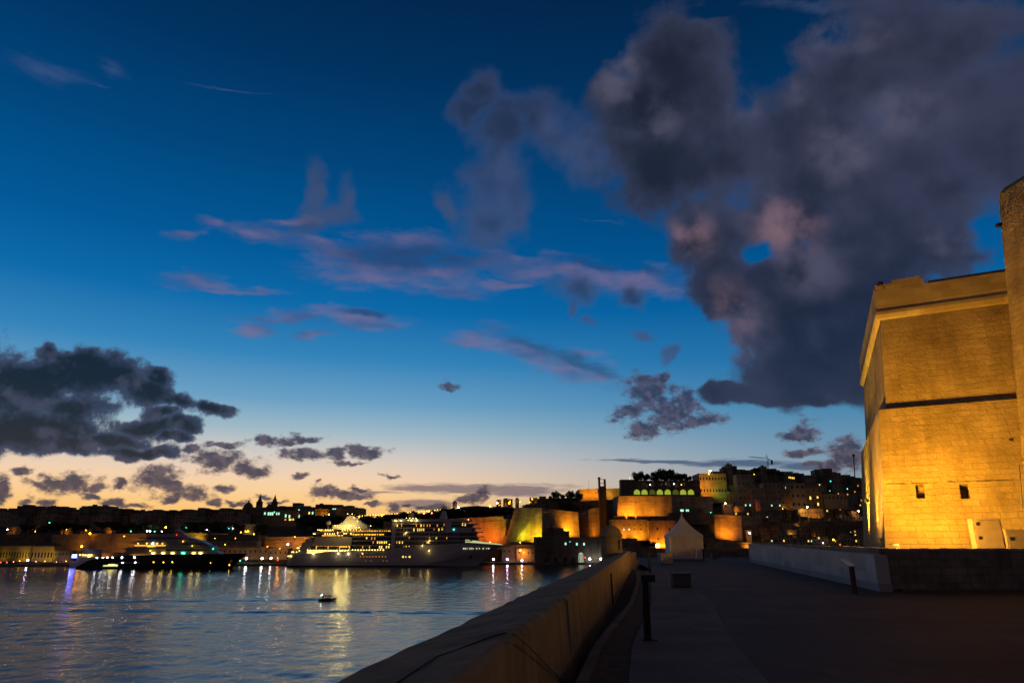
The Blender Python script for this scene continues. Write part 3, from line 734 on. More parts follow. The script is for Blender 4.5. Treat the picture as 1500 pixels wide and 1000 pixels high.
for i in range(41):
    p = A2.lerp(B2, i / 40); k = nn * 0.9; z = 1.43 + 0.2 * i / 40 + random.uniform(-.012, .012)
    rings.append([(p.x, p.y, 0), (p.x + k.x, p.y + k.y, 0), (p.x + k.x, p.y + k.y, z), (p.x, p.y, z)])
f.loft(rings); f.build('wall_body', MAT['lowwall'], sp, world=True)
# ramp at the far right
rmp = MB().loft([[(18.9, 22, -0.1), (26, 22, -0.1), (26, 22, 0.02), (18.9, 22, 0.02)], [(18.9, 30, -0.1), (30, 30, -0.1), (30, 30, PZ + .01), (18.9, 30, PZ + .01)]])
rm = empty('side_wall', (18.9, 25.6, 0), 'short dark stepped wall at the far right end of the rubble wall', 'wall')
MB().box(19.0, 19.35, 24.2, 26.3, 0.01, 0.9).box(19.36, 24, 25.2, 26.05, 0.01, 1.15).build('wall_body', MAT['concrete_base'], rm, world=True)

# info sign
p = P(1253, 864, 25.0)
sg = empty('info_sign', (P(1252, 865, 24.2).x, 24.2, 0), 'small tilted information panel on rusty post in front of the concrete wall', 'sign', rz=R(20))
MB().box(-.09, .09, -.03, .03, 0, 0.86).build('post', MAT['rust'], sg)
f = MB(); f.loft([[(-.1, -.08, .84), (.1, -.08, .84), (.2, .42, 1.06), (0, .42, 1.06)], [(-.1, -.09, .87), (.1, -.09, .87), (.2, .41, 1.09), (0, .41, 1.09)]])
f.build('panel', MAT['steel'], sg)

# ------------------------------------------------------------------ the fort, floodlit
def offset(poly, d):
    n = len(poly); out = []
    for i in range(n):
        p0, p1, p2 = [Vector(poly[(i + k) % n]) for k in (-1, 0, 1)]
        d1 = (p1 - p0).normalized(); d2 = (p2 - p1).normalized()
        n1 = Vector((-d1.y, d1.x)); n2 = Vector((-d2.y, d2.x))     # inward for CCW
        b = (n1 + n2); b /= b.length; out.append(p1 + b * (d / max(0.3, b.dot(n1))))
    return [(p.x, p.y) for p in out]
def lofted(poly, levels):
    f = MB(); rings = []
    for z, dd in levels:
        rings.append([(x, y, z) for x, y in offset(poly, dd)])
    return f.loft(rings)
ft = empty('fort_bastion', (21, 40, PZ), 'tall battered limestone bastion with rounded cornice, floodlit golden from below', 'fort')
FB = [(20.9, 40.0), (31.5, 34.2), (60, 34.2), (60, 61), (30.3, 61.5)]
bat = 0.105
LZ = 9.25
# lower wall with wall face holes: front face built apart as a grid
def face_grid(f, p0, p1, q0, q1, holes, nu, nv, depth, jit=0.0):
    """quad grid between bottom edge p0-p1 and top edge q0-q1, holes=[(u0,u1,v0,v1)] as recesses"""
    us = sorted(set([i / nu for i in range(nu + 1)] + [u for h in holes for u in h[:2]]))
    vs_ = sorted(set([i / nv for i in range(nv + 1)] + [v for h in holes for v in h[2:4]]))
    nrm = (p1 - p0).cross(q0 - p0).normalized()
    def pt(u, v, dd=0): return (p0.lerp(p1, u)).lerp(q0.lerp(q1, u), v) - nrm * dd
    for i in range(len(us) - 1):
        for j in range(len(vs_) - 1):
            uc, vc = (us[i] + us[i + 1]) / 2, (vs_[j] + vs_[j + 1]) / 2
            if any(h[0] < uc < h[1] and h[2] < vc < h[3] for h in holes): continue
            f.add([pt(us[i], vs_[j]), pt(us[i + 1], vs_[j]), pt(us[i + 1], vs_[j + 1]), pt(us[i], vs_[j + 1])], [(0, 1, 2, 3)])
    for u0, u1, v0, v1 in holes:
        a = [pt(u0, v0), pt(u1, v0), pt(u1, v1), pt(u0, v1)]; b = [pt(u0, v0, depth), pt(u1, v0, depth), pt(u1, v1, depth), pt(u0, v1, depth)]
        f.add(a + b, [(4, 5, 6, 7), (0, 1, 5, 4), (1, 2, 6, 5), (2, 3, 7, 6), (3, 0, 4, 7)])
f = MB()
b0_, t0_ = offset(FB, 0), offset(FB, bat * (LZ - PZ))
nF = len(FB)
for i in range(nF):
    a, b = b0_[i], b0_[(i + 1) % nF]; c, e = t0_[i], t0_[(i + 1) % nF]
    A0, B0, C0, E0 = Vector((a[0], a[1], PZ - .2)), Vector((b[0], b[1], PZ - .2)), Vector((c[0], c[1], LZ)), Vector((e[0], e[1], LZ))
    holes = []
    if i == 0:
        def uv_of(px, py):
            best = None
            for it in range(0, 101):
                u = it / 100
                q = A0.lerp(B0, u); q2 = C0.lerp(E0, u)
                for jt in range(0, 101):
                    v = jt / 100; p = q.lerp(q2, v)
                    r = p - Vector((0, 0, EYE)); xx = r.x; ww = r.y * cP + r.z * sP; yy = -r.y * sP + r.z * cP
                    qx = 750 + 1000 * xx / ww; qy = 500 - 1000 * yy / ww
                    dd = (qx - px) ** 2 + (qy - py) ** 2
                    if best is None or dd < best[0]: best = (dd, u, v)
            return best[1], best[2]
        for cx in (1347, 1413):
            u, v = uv_of(cx, 719)
            holes.append((u - 0.018, u + 0.018, v - 0.048, v + 0.048))
        face_grid(f, A0, B0, C0, E0, holes, 24, 16, 1.3)
    else:
        f.add([A0, B0, E0, C0], [(0, 1, 2, 3)])
up0 = bat * (LZ - PZ)
UZ = 15.0
f.add([(*p, LZ) for p in t0_] + [(*p, LZ + .04) for p in offset(FB, up0 + 0.42)], [(i, (i + 1) % nF, nF + (i + 1) % nF, nF + i) for i in range(nF)])
f.build('lower_wall', MAT['tower'], ft, world=True)
ubat = 0.085
lofted(FB, [(LZ + .045, up0 + .42), (UZ, up0 + .42 + ubat * (UZ - LZ))]).build('upper_wall', MAT['tower'], ft, world=True)
uo = up0 + .42 + ubat * (UZ - LZ)
lofted(FB, [(UZ + .003, uo - .03), (UZ + .12, uo - .16), (UZ + .32, uo - .25), (UZ + .52, uo - .23), (UZ + .66, uo - .15), (UZ + .70, uo - 0.12)]).build('cornice', MAT['tower_plain'], ft, world=True, smooth_=False)
# embrasured parapet above the cornice
pz = UZ + .703
def seg_wall(f, a, b, th, z0, z1):
    a = Vector(a); b = Vector(b); d = (b - a).normalized(); k = Vector((-d.y, d.x)) * th
    f.prism([(a.x, a.y), (b.x, b.y), (b.x + k.x, b.y + k.y), (a.x + k.x, a.y + k.y)], z0, z1)
po = offset(FB, uo - .05); a, b = Vector(po[0]), Vector(po[1])
lofted(FB, [(pz, uo - .10), (pz + 1.25, uo - .06)]).build('parapet', MAT['tower_plain'], ft, world=True)
f = MB()
seg_wall(f, a.lerp(b, 0.002), a.lerp(b, 0.27), 1.6, pz + 1.253, pz + 1.62)
seg_wall(f, a.lerp(b, 0.10), a.lerp(b, 0.25), 1.4, pz + 1.623, pz + 1.80)
seg_wall(f, a.lerp(b, 0.30) + Vector((.5, .9)), a.lerp(b, 0.95) + Vector((.5, .9)), 1.4, pz + 1.253, pz + 1.75)
c = Vector(po[4]); seg_wall(f, c, a.lerp(c, 0.02), 1.2, pz + 1.256, pz + 1.55)
f.build('merlon', MAT['tower_plain'], ft, world=True)
# broken ledge with stub stones
f = MB()
A0, B0, C0, E0 = [Vector((*p, z)) for p, z in ((b0_[0], PZ - .2), (b0_[1], PZ - .2), (t0_[0], LZ), (t0_[1], LZ))]
def FP(u, v, o=0):
    nrm = (B0 - A0).cross(C0 - A0).normalized()
    return (A0.lerp(B0, u)).lerp(C0.lerp(E0, u), v) + nrm * o
ul, vl = uv_of(1300, 711); ur, vr = uv_of(1484, 703)
k = 0.0
while k < 1:
    w = random.uniform(0.02, 0.06)
    if random.random() < 0.86:
        u0 = ul + (ur - ul) * k; u1 = ul + (ur - ul) * min(1, k + w); v = vl + (vr - vl) * k
        h = random.uniform(.006, .013); dpt = random.uniform(.05, .13)
        vs = [FP(u0, v, -.05), FP(u1, v, -.05), FP(u1, v, dpt), FP(u0, v, dpt)]
        v2 = [FP(u0, v + h, -.05), FP(u1, v + h, -.05), FP(u1, v + h * .6, dpt * .7), FP(u0, v + h * .6, dpt * .7)]
        MB().add(vs + v2, [(0, 1, 2, 3), (4, 7, 6, 5), (3, 2, 6, 7), (0, 3, 7, 4), (1, 5, 6, 2)]).build('ledge', MAT['tower'], ft, world=True)
    k += w
# small lamps and brackets fixed to the left face
def blip(px, py, Y, s, parent):
    p = P(px, py, Y); MB().box(p.x - s, p.x + s, p.y - s, p.y + s, p.z - s, p.z + s * .6).tube([(p.x, p.y, p.z), (p.x + s * 2.5, p.y + s, p.z - s * 2.2)], s * .25, 5).build('bracket', MAT['black'], parent, world=True)
blip(1289, 415, 39.6, .13, ft); blip(1271.5, 648, 55, .16, ft); blip(1271, 732, 53, .16, ft); blip(1293, 790, 41.2, .1, ft)

# second, nearer fort block at the right edge
f2 = empty('fort_tower', (26, 36, PZ), 'higher floodlit limestone wall at the right edge of the fort', 'fort')
FC = [(26.75, 36.9), (28.0, 27.0), (60, 27), (60, 62), (46, 62)]
HT = 21.8
lofted(FC, [(PZ - .2, 0), (11.0, 1.0), (HT - 1.2, 1.9), (HT - .4, 2.05), (HT, 2.35)]).build('wall', MAT['tower'], f2, world=True)
blip(1463, 329, 36.0, .12, f2); blip(1481, 643, 35.5, .07, f2)
q = P(1492, 680, 33)
MB().tube([(q.x, q.y, q.z), (P(1501, 745, 32.4)[0] - .1, 32.4, P(1499, 745, 32.4)[2])], .04, 6).build('downpipe', MAT['tower_plain'], f2, world=True)

# cabinets beside the fort
def cabinet(px0, px1, pyt, Y, label, two=False):
    a = P(px0, 804, Y); b = P(px1, 804, Y); zt = P(px0, pyt, Y).z; w = b.x - a.x
    e = empty('utility_cabinet', ((a.x + b.x) / 2, Y, PZ), label, 'cabinet', 'electrical cabinets at the foot of the fort', rz=R(-14)); h = zt - PZ
    MB().box(-w / 2, w / 2, 0, .6, 0.08, h - .05).build('body', MAT['boxwhite'], e)
    MB().box(-w / 2 - .03, w / 2 + .03, -.03, .63, h - .05, h).build('roof', MAT['boxwhite'], e)
    MB().box(-w / 2 + .03, w / 2 - .03, .03, .57, 0, .08).build('plinth', MAT['concrete_base'], e)
    if two:
        d1 = MB().box(-w / 2 + .05, w / 2 - .05, -.02, -.002, .12, h * .7).build('door', MAT['boxwhite'], e); MB().box(-w / 2 + .14, -w / 2 + .2, -.06, -.022, h * .36, h * .46).build('handle', MAT['black'], d1)
        d2 = MB().box(-w / 2 + .05, w / 2 - .05, -.02, -.002, h * .73, h - .09).build('door', MAT['boxwhite'], e); MB().box(-w / 2 + .14, -w / 2 + .2, -.06, -.022, h * .78, h * .88).build('handle', MAT['black'], d2)
    else:
        d1 = MB().box(-w / 2 + .05, w / 2 - .05, -.02, -.002, .12, h - .09).build('door', MAT['boxwhite'], e); MB().box(-w / 2 + .12, -w / 2 + .18, -.06, -.022, h * .5, h * .66).build('handle', MAT['black'], d1)
cabinet(1434, 1471, 759, 33.5, 'taller pale steel cabinet with two doors against the fort wall', True)
cabinet(1480, 1512, 775, 33.0, 'lower pale steel cabinet cut by the right edge beside the taller one')

# floodlights
def spot(name, loc, target, power, color, angle, blend=0.6, size=0.3, parent=None):
    ld = bpy.data.lights.new(name, 'SPOT'); ld.energy = power; ld.color = color; ld.spot_size = R(angle); ld.spot_blend = blend; ld.shadow_soft_size = size
    o = bpy.data.objects.new(name, ld); col.objects.link(o); o.location = loc
    o.rotation_euler = (Vector(target) - Vector(loc)).to_track_quat('-Z', 'Y').to_euler()
    return o
def floodlight(loc, target, power, color, angle, label, gl, blend=0.6, s=0.16, housing=True, size=0.2, off=0.25):
    loc = Vector(loc); d = (Vector(target) - loc).normalized()
    e = empty('floodlight', loc, label, 'floodlight', 'floodlights at the foot of the walls')
    q = d.to_track_quat('Y', 'Z').to_matrix()
    f = MB(); f.box(-s, s, -s * .6, 0, -s * .7, s * .7); f.v = [tuple(q @ Vector(v)) for v in f.v]; f.build('housing', MAT['black'], e)
    f = MB(); f.box(-s * .85, s * .85, 0.003, 0.02, -s * .55, s * .55); f.v = [tuple(q @ Vector(v)) for v in f.v]; f.build('lens', G[gl], e)
    MB().box(-s * .3, s * .3, -s * .3, s * .3, -s * 2.2, -s * .5).build('stand', MAT['black'], e)
    l = spot('floodlight_beam', loc + d * (off), target, power, color, angle, blend, size)
    return e
GOLD = (1.0, 0.445, 0.012)
LA = P(1313, 800, 33.6); LA.z = 1.44 + .03
floodlight(LA, FP(.20, .58), 8600, GOLD, 84, 'bright floodlight on the ground by the fort, glaring just above the rubble wall', 'violet', 1.0, 0.13)
spot('floodlight_beam', LA + Vector((.3, -.2, .25)), FP(.5, 1.1), 3600, GOLD, 150, 1.0, .2)  # added wide fill beam beside the main floodlight
spl = bpy.data.lights.new('floodlight_spill', 'POINT'); spl.energy = 3200; spl.color = (1, .5, .08); spl.shadow_soft_size = .15
so = bpy.data.objects.new('floodlight_spill', spl); col.objects.link(so); so.location = (LA.x, LA.y - .6, 1.85)
def LF(t): return Vector(b0_[0]).lerp(Vector(b0_[4]), t)
p = LF(.22); floodlight((p.x - .9, p.y + .2, PZ + .1), (p.x + .9, p.y + .1, 8), 6500, GOLD, 60, 'narrow floodlight grazing the near part of the bastion side wall', 'yellow', 0.8, 0.1)
p = LF(.62); floodlight((p.x - 1.0, p.y + .3, PZ + .1), (p.x + .9, p.y + .1, 8), 12000, (1, .6, .03), 75, 'narrow floodlight grazing the far part of the bastion side wall', 'yellow', 0.8, 0.1)
p = LF(.15); floodlight((p.x - 4.2, p.y - 1.5, PZ + .1), (p.x + 1, p.y + 2, 11), 8000, (1, .54, .08), 120, 'added fill floodlight set back on the platform facing the bastion side wall', 'yellow', 0.9, 0.1)  # added fill lamp to brighten the bastion side wall evenly
# ------------------------------------------------------------------ far shore: terrain and quay
def interp(tab, x):
    if x <= tab[0][0]: return tab[0][1]
    for (a, b), (c, d) in zip(tab[:-1], tab[1:]):
        if x <= c: return b + (d - b) * (x - a) / (c - a)
    return tab[-1][1]
RIDGE = [(-300, 762), (0, 757), (350, 757), (440, 756), (520, 759), (575, 757), (620, 752), (660, 743), (700, 741), (760, 745), (800, 742), (850, 736), (900, 730), (1000, 724), (1045, 704), (1100, 697), (1200, 700), (1280, 706), (1500, 716), (1900, 725)]
YQ = [(-300, 650), (0, 655), (420, 680), (740, 724), (900, 724), (1300, 700), (1900, 700)]
ZQ = WZ + 1.7
YR = 1050
def quayY(px): return interp(YQ, px)
def terrz(px, Y):
    q = quayY(px) + 38
    t = max(0, (Y - q) / (YR - q))
    zr = P(px, interp(RIDGE, px), YR).z
    if t > 1: return zr - (t - 1) * 18
    return ZQ + (zr - ZQ) * (t ** 0.85)
def solveY(px, py):
    lo, hi = quayY(px) + 20, YR
    if projpy(lo, terrz(px, lo)) < py: return lo
    for _ in range(40):
        m_ = (lo + hi) / 2
        if projpy(m_, terrz(px, m_)) > py: lo = m_
        else: hi = m_
    return lo
cols = list(range(-300, 1901, 20)); rows = [-1, 20, 38, 60, 90, 130, 180, 230, 280, 330, 370, 420, 520, 900, 2500]
f = MB(); V_ = []
for c in cols:
    for r in rows:
        Y = quayY(c) + r; z = terrz(c, Y) if r > 0 else ZQ
        x = P(c, 800, Y).x; V_.append((x, Y, z + (random.uniform(-1.2, 1.2) if 60 < r < 400 else 0)))
nR = len(rows)
F_ = [(i * nR + j, (i + 1) * nR + j, (i + 1) * nR + j + 1, i * nR + j + 1) for i in range(len(cols) - 1) for j in range(nR - 1)]
f.add(V_, F_); tag(f.build('hillside_terrain', MAT['hill']), kind='structure')
f = MB(); rings = []
for c in cols:
    Y = quayY(c); x = P(c, 800, Y).x; rings.append([(x, Y - 1.5, WZ - 3), (x, Y - 1.5, ZQ + .02), (x, Y + 16, ZQ + .02), (x, Y + 16, WZ - 3)])
f.loft(rings); tag(f.build('quay_pavement', MAT['fardark']), kind='structure')

# ------------------------------------------------------------------ building helpers
WIN = {}
def window_mesh(key):
    if key not in WIN:
        o = MB().box(-.5, .5, -.06, 0.05, -.5, .5).build('window', MAT['glass'] if key == 'dark' else G[key])
        me = o.data; bpy.data.objects.remove(o); WIN[key] = me
    return WIN[key]
def add_window(parent, x, y, z, w, h, key, name='window'):
    o = bpy.data.objects.new(name, window_mesh(key)); col.objects.link(o); o.parent = parent
    o.location = (x, y, z); o.scale = (w, 1, h)
    return o
def building(name, px0, px1, pyt, pyb, Y, mat, label, cat, depth=14, wins=(), grid=None, roof='flat', group=None, lit=None, pent=None, batter=0.0, cornice=True):
    a = P(px0, pyb, Y); b = P(px1, pyb, Y); zt = P((px0 + px1) / 2, pyt, Y).z; w = b.x - a.x; h = zt - a.z
    xc = (a.x + b.x) / 2
    e = empty(name, (xc, Y, a.z), label, cat, group)
    rings = [[(-w / 2, 0, -8), (w / 2, 0, -8), (w / 2, depth, -8), (-w / 2, depth, -8)],
             [(-w / 2 + batter * h, batter * h, h - .55), (w / 2 - batter * h, batter * h, h - .55), (w / 2 - batter * h, depth, h - .55), (-w / 2 + batter * h, depth, h - .55)]]
    MB().loft(rings).build('wall', mat, e)
    k = .25 if cornice else .02; B = batter * h
    MB().box(-w / 2 + B - k, w / 2 - B + k, B - k, depth + .1, h - .545, h).build('parapet', mat, e)
    if roof == 'gable':
        MB().loft([[(-w / 2 - .3, -.3, h + .005), (w / 2 + .3, -.3, h + .005), (w / 2 + .3, depth + .3, h + .005), (-w / 2 - .3, depth + .3, h + .005)], [(-w / 2 + 1, depth * .45, h + w * .12), (w / 2 - 1, depth * .45, h + w * .12), (w / 2 - 1, depth * .55, h + w * .12), (-w / 2 + 1, depth * .55, h + w * .12)]]).build('roof', MAT['roof'], e)
    if pent:
        for (u0, u1, hh) in pent:
            MB().box(-w / 2 + w * u0, -w / 2 + w * u1, 3, min(depth, 3 + max(4, w * (u1 - u0))), h + .004, h + hh).build('rooftop_room', mat, e)
    if grid:
        nx, nz, ww, wh = grid
        for j in range(nz):
            for i in range(nx):
                key = 'dark'
                if lit and (i, j) in lit: key = lit[(i, j)]
                zz = h * (j + .55) / nz
                add_window(e, -w / 2 + w * (i + .5) / nx, batter * zz, zz - .2, ww, wh, key)
    for (qx, qy, qw, qh, key) in wins:
        p = P(qx, qy, Y); zz = p.z - a.z
        add_window(e, p.x - xc, batter * zz - .01, zz, qw * Y / 1050, qh * Y / 1050, key)
    return e
def bastion(name, base, top, mat, label, cat='wall', depth=45, zb=None, cordon=0.88, group=None, zb_py=None):
    """base [(px, Y)], top [(px, Y, py)] from left to right; closed at the back"""
    zb = ZQ - 2 if zb is None else zb
    e = empty(name, (P(base[0][0], 795, base[0][1]).x, base[0][1], zb), label, cat, group)
    bo = [Vector((P(px, projpy(Y, zb), Y).x, Y, zb)) for px, Y in base]
    to = [P(px, py, Y) for px, Y, py in top]
    bk = [Vector((bo[-1].x, bo[-1].y + depth, zb)), Vector((bo[0].x, bo[0].y + depth, zb))]
    tk = [Vector((to[-1].x, to[-1].y + depth, to[-1].z)), Vector((to[0].x, to[0].y + depth, to[0].z))]
    MB().loft([bo + bk, to + tk]).build('wall', mat, e, world=True)
    f = MB()
    r = 0.45
    for i in range(len(bo) - 1):
        p = bo[i].lerp(to[i], cordon); q = bo[i + 1].lerp(to[i + 1], cordon)
        f.tube([p, q], r, 6)
    f.build('cordon', mat, e, world=True)
    return e
def flood(px, Y, dist, lpy, tpy, power, color, angle=120, tpx=None, blend=1.0):
    """a wall washer standing dist metres in front of the wall, low at its foot"""
    loc = P(px, lpy, Y - dist) if lpy > 100 else P(px, 790, Y - dist)
    if lpy < 100: loc.z = lpy
    t = P(tpx if tpx else px, tpy, Y)
    return spot('floodlight_beam', loc, t, power * FK, color, angle, blend, 0.5)
FK = 2.7
SOD = (1, .33, .012); YEL = (1, .62, .02)
EX, OCH = 'fardark', 'far'

# ------------------------------------------------------------------ walls of the city, left to right
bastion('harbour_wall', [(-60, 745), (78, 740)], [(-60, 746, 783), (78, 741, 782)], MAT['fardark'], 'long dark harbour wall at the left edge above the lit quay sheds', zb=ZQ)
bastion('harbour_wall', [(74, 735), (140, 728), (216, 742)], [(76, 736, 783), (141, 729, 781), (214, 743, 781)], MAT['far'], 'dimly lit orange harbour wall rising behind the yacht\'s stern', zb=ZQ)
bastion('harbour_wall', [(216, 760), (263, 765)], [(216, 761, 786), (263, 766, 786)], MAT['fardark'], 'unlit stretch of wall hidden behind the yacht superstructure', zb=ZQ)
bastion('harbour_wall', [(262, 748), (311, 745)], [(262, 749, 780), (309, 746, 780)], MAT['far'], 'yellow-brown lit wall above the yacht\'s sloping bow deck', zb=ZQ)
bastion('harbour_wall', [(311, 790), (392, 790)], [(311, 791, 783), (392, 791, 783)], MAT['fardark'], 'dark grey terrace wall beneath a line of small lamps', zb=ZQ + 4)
bastion('harbour_wall', [(388, 755), (470, 760)], [(388, 756, 786), (470, 761, 785)], MAT['far'], 'orange-lit wall just left of the cruise ship\'s stern', zb=ZQ)
bastion('curtain_wall', [(560, 800), (664, 792), (752, 800)], [(562, 801, 764), (690, 792, 758), (737, 797, 755.5)], MAT['far'], 'long orange-red floodlit curtain wall behind the cruise ship\'s bow', zb=ZQ + 4)
bastion('curtain_wall', [(737, 803), (756, 803)], [(738, 803.5, 760), (754, 803.5, 760)], MAT['far'], 'short lower piece of red-lit curtain wall beside the big bastion', zb=ZQ + 4)
bastion('bastion', [(733, 792), (795, 752), (851, 782)], [(754, 795, 743.5), (794, 757, 743.5), (847, 784, 750)], MAT['far'], 'great angular bastion lit yellow-green on its left face, orange on its right', zb=ZQ + 3, cordon=0.93, depth=60)
e = bastion('bastion_crest', [(755, 802), (793, 768), (822, 775)], [(756, 802, 743), (790, 768, 742.5), (818, 776, 748.8)], MAT['far'], 'raised sloping rampart crest on top of the big bastion', zb=ZQ + 28, cordon=0.2, depth=20)
e = empty('watch_turret', P(757.5, 743, 797), 'slender stone watch turret on the bastion\'s upper left corner', 'turret')
MB().lathe([(2.2, -3), (2.4, 0), (2.1, .5), (2.1, 7.5), (2.5, 8), (2.4, 8.6), (1.6, 10), (.4, 11), (.05, 12.2)], n=10).build('wall', MAT['far'], e)
bastion('rampart_wall', [(850, 835), (868, 815), (883, 812)], [(850, 836, 751), (868, 816, 744), (883, 813, 742)], MAT['far'], 'curved dim orange wall between the bastion and the lift tower', zb=ZQ + 3)
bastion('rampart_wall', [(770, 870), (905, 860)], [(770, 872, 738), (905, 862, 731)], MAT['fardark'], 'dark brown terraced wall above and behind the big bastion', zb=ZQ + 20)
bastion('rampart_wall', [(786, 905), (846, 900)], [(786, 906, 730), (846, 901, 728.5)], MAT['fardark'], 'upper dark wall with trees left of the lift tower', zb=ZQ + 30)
bastion('garden_wall', [(848, 905), (912, 900)], [(848, 906, 716), (912, 901, 714.5)], MAT['far'], 'bright orange wall crowning the hill behind the lift tower', zb=ZQ + 40)
bastion('battery_wall', [(901, 812), (985, 806), (1047, 840)], [(906, 815, 726), (984, 809, 726), (1044, 843, 727)], MAT['far'], 'high golden floodlit battery wall below the arched garden terrace', zb=ZQ + 22, cordon=0.86)
bastion('rampart_wall', [(981, 790), (1050, 790)], [(981, 792, 751), (1046, 792, 752)], MAT['fardark'], 'dark buttressed wall rising behind the white tent', zb=ZQ)
bastion('rampart_wall', [(1046, 800), (1087, 792), (1118, 806)], [(1044, 801, 753), (1086, 793, 755), (1116, 807, 755)], MAT['far'], 'orange floodlit wall with bright cornice right of the tent', zb=ZQ + 14)
bastion('rampart_wall', [(1050, 742), (1101, 740)], [(1051, 743, 794), (1101, 741, 794)], MAT['far'], 'low wall glowing orange at its right end beside the concrete wall', zb=ZQ)
bastion('quay_wall', [(735, 745), (795, 742)], [(735, 746, 798), (793, 743, 797)], MAT['fardark'], 'dark rock wall at the foot of the big bastion', zb=ZQ, depth=5)
bastion('rampart_wall', [(1118, 800), (1290, 790)], [(1118, 802, 764), (1290, 792, 762)], MAT['fardark'], 'long unlit rampart below the hillside town on the right', zb=ZQ)

# floodlights washing the walls
for (px, Y, dist, z, tpy, pw, c, ang, tpx) in [
    (782, 763, 15, 791, 774, 40000, (1, .66, .01), 140, 782), (762, 778, 15, 790, 765, 11000, (.8, .8, .02), 140, 762), (840, 775, 13, 782, 768, 34000, (1, .36, .012), 140, 838), (815, 765, 14, 783, 768, 20000, (1, .42, .012), 140, 815),
    (700, 792, 12, 790, 775, 8000, (1, .17, .01), 150, 700), (725, 796, 12, 790, 780, 11000, (1, .18, .01), 150, 725), (675, 795, 12, 788, 775, 7000, (1, .17, .01), 150, 675), (744, 803, 9, 788, 775, 7000, (1, .2, .012), 150, 744),
    (868, 820, 14, 784, 768, 3600, (1, .26, .012), 130, 866), (925, 812, 12, 757, 745, 24000, SOD, 150, 925), (955, 808, 12, 757, 742, 11000, SOD, 150, 955), (909, 812, 10, 757, 745, 9000, SOD, 150, 912),
    (1066, 796, 11, 788, 776, 12000, (1, .27, .01), 120, 1066), (1054, 798, 9, 787, 765, 7000, SOD, 140, 1056), (1075, 792, 7, 758, 753, 1600, SOD, 160, 1070), (1098, 741, 6, 804, 799, 3600, SOD, 130, 1097),
    (858, 904, 10, 726, 720, 8000, SOD, 150, 858), (872, 904, 10, 726, 720, 6500, SOD, 150, 872), (893, 901, 10, 725, 719, 4500, (1, .5, .06), 150, 893),
    (165, 732, 14, 812, 795, 5200, (1, .5, .02), 150, 160), (195, 738, 14, 812, 798, 6500, (1, .34, .02), 150, 192), (110, 733, 14, 803, 792, 1500, (1, .34, .02), 150, 110), (285, 748, 10, 796, 786, 5500, (1, .56, .02), 150, 285), (302, 748, 10, 796, 786, 3500, (1, .45, .02), 150, 300),
    (405, 756, 12, 806, 794, 3000, (1, .34, .02), 150, 405), (435, 757, 12, 800, 790, 5500, (1, .3, .015), 150, 440), (455, 757, 12, 796, 790, 3500, (1, .3, .015), 150, 455), (425, 757, 12, 815, 805, 3500, (1, .4, .03), 150, 425),
    ]:
    flood(px, Y, dist, z, tpy, pw, c, ang, tpx)

# ------------------------------------------------------------------ lift tower, gardens, palace
e = empty('lift_tower', P(884.7, 768, 800), 'tall narrow dark lift tower with open frame top beside the battery', 'lift tower')
zt = P(884, 700, 800).z - e.location.z; zb_ = ZQ - e.location.z - 3
w = 4.0
MB().box(-w, -w + 1.6, 0, 8, zb_, zt).build('shaft_wall', MAT['lift'], e); MB().box(w - 1.6, w, 0, 8, zb_, zt - 1).build('shaft_wall', MAT['lift'], e)
MB().box(-w + 1.603, w - 1.603, 1.0, 7, zb_, zt - 9).build('lift_shaft', MAT['roof'], e)
for k in range(14):
    z = zt - 1 - k * 4.2
    MB().box(-w + 1.603, w - 1.603, .2, .8, z - .5, z).build('cross_beam', MAT['lift'], e)
MB().box(-w - .4, -w + 2, -.4, 8.4, zt + .003, zt + 1.2).build('roof', MAT['lift'], e)

ar = empty('garden_arcade', P(965, 726, 845), 'two-storey arched garden terrace, lower arches glowing yellow-green', 'arcade')
o0 = ar.location
xa, xb = P(910, 715, 845).x - o0.x, P(1022, 715, 845).x - o0.x
zt = P(960, 712.5, 845).z - o0.z
def arch_poly(w, h, n=8):
    pts = [(-w / 2, 0), (w / 2, 0)] + [(w / 2 * math.cos(math.pi * k / n), h - w / 2 + w / 2 * math.sin(math.pi * k / n)) for k in range(n + 1)]
    return pts
MB().box(xa, xb, .1, 12, -2, zt).build('wall', MAT['fardark'], ar)
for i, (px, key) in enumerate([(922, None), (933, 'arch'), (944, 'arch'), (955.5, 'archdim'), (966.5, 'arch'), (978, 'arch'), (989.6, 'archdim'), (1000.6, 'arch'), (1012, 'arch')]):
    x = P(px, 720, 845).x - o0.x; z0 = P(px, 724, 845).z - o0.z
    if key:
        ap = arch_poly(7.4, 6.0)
        MB().loft([[(x + a, -.02, z0 + b) for a, b in ap], [(x + a, .06, z0 + b) for a, b in ap]]).build('arch', G[key], ar)  # lamplight on the recess walls is put into the panels' emission
up = P(960, 703.5, 848).z - o0.z
MB().box(xa + 2, xb - 2, 8, 9, zt + .004, up).build('back_wall', MAT['fardark'], ar)
f = MB()
xs = [P(927.5 + 11.25 * i, 707, 848).x - o0.x for i in range(9)]
MB().box(xa + 12, xb - 10, 3, 3.9, up - 1.8, up).build('upper_beam', MAT['fardark'], ar)
for i, x in enumerate(xs):
    MB().box(x - 1.3, x + 1.3, 3, 4.2, zt + .004, up - 1.804).build('pillar', MAT['fardark'], ar)
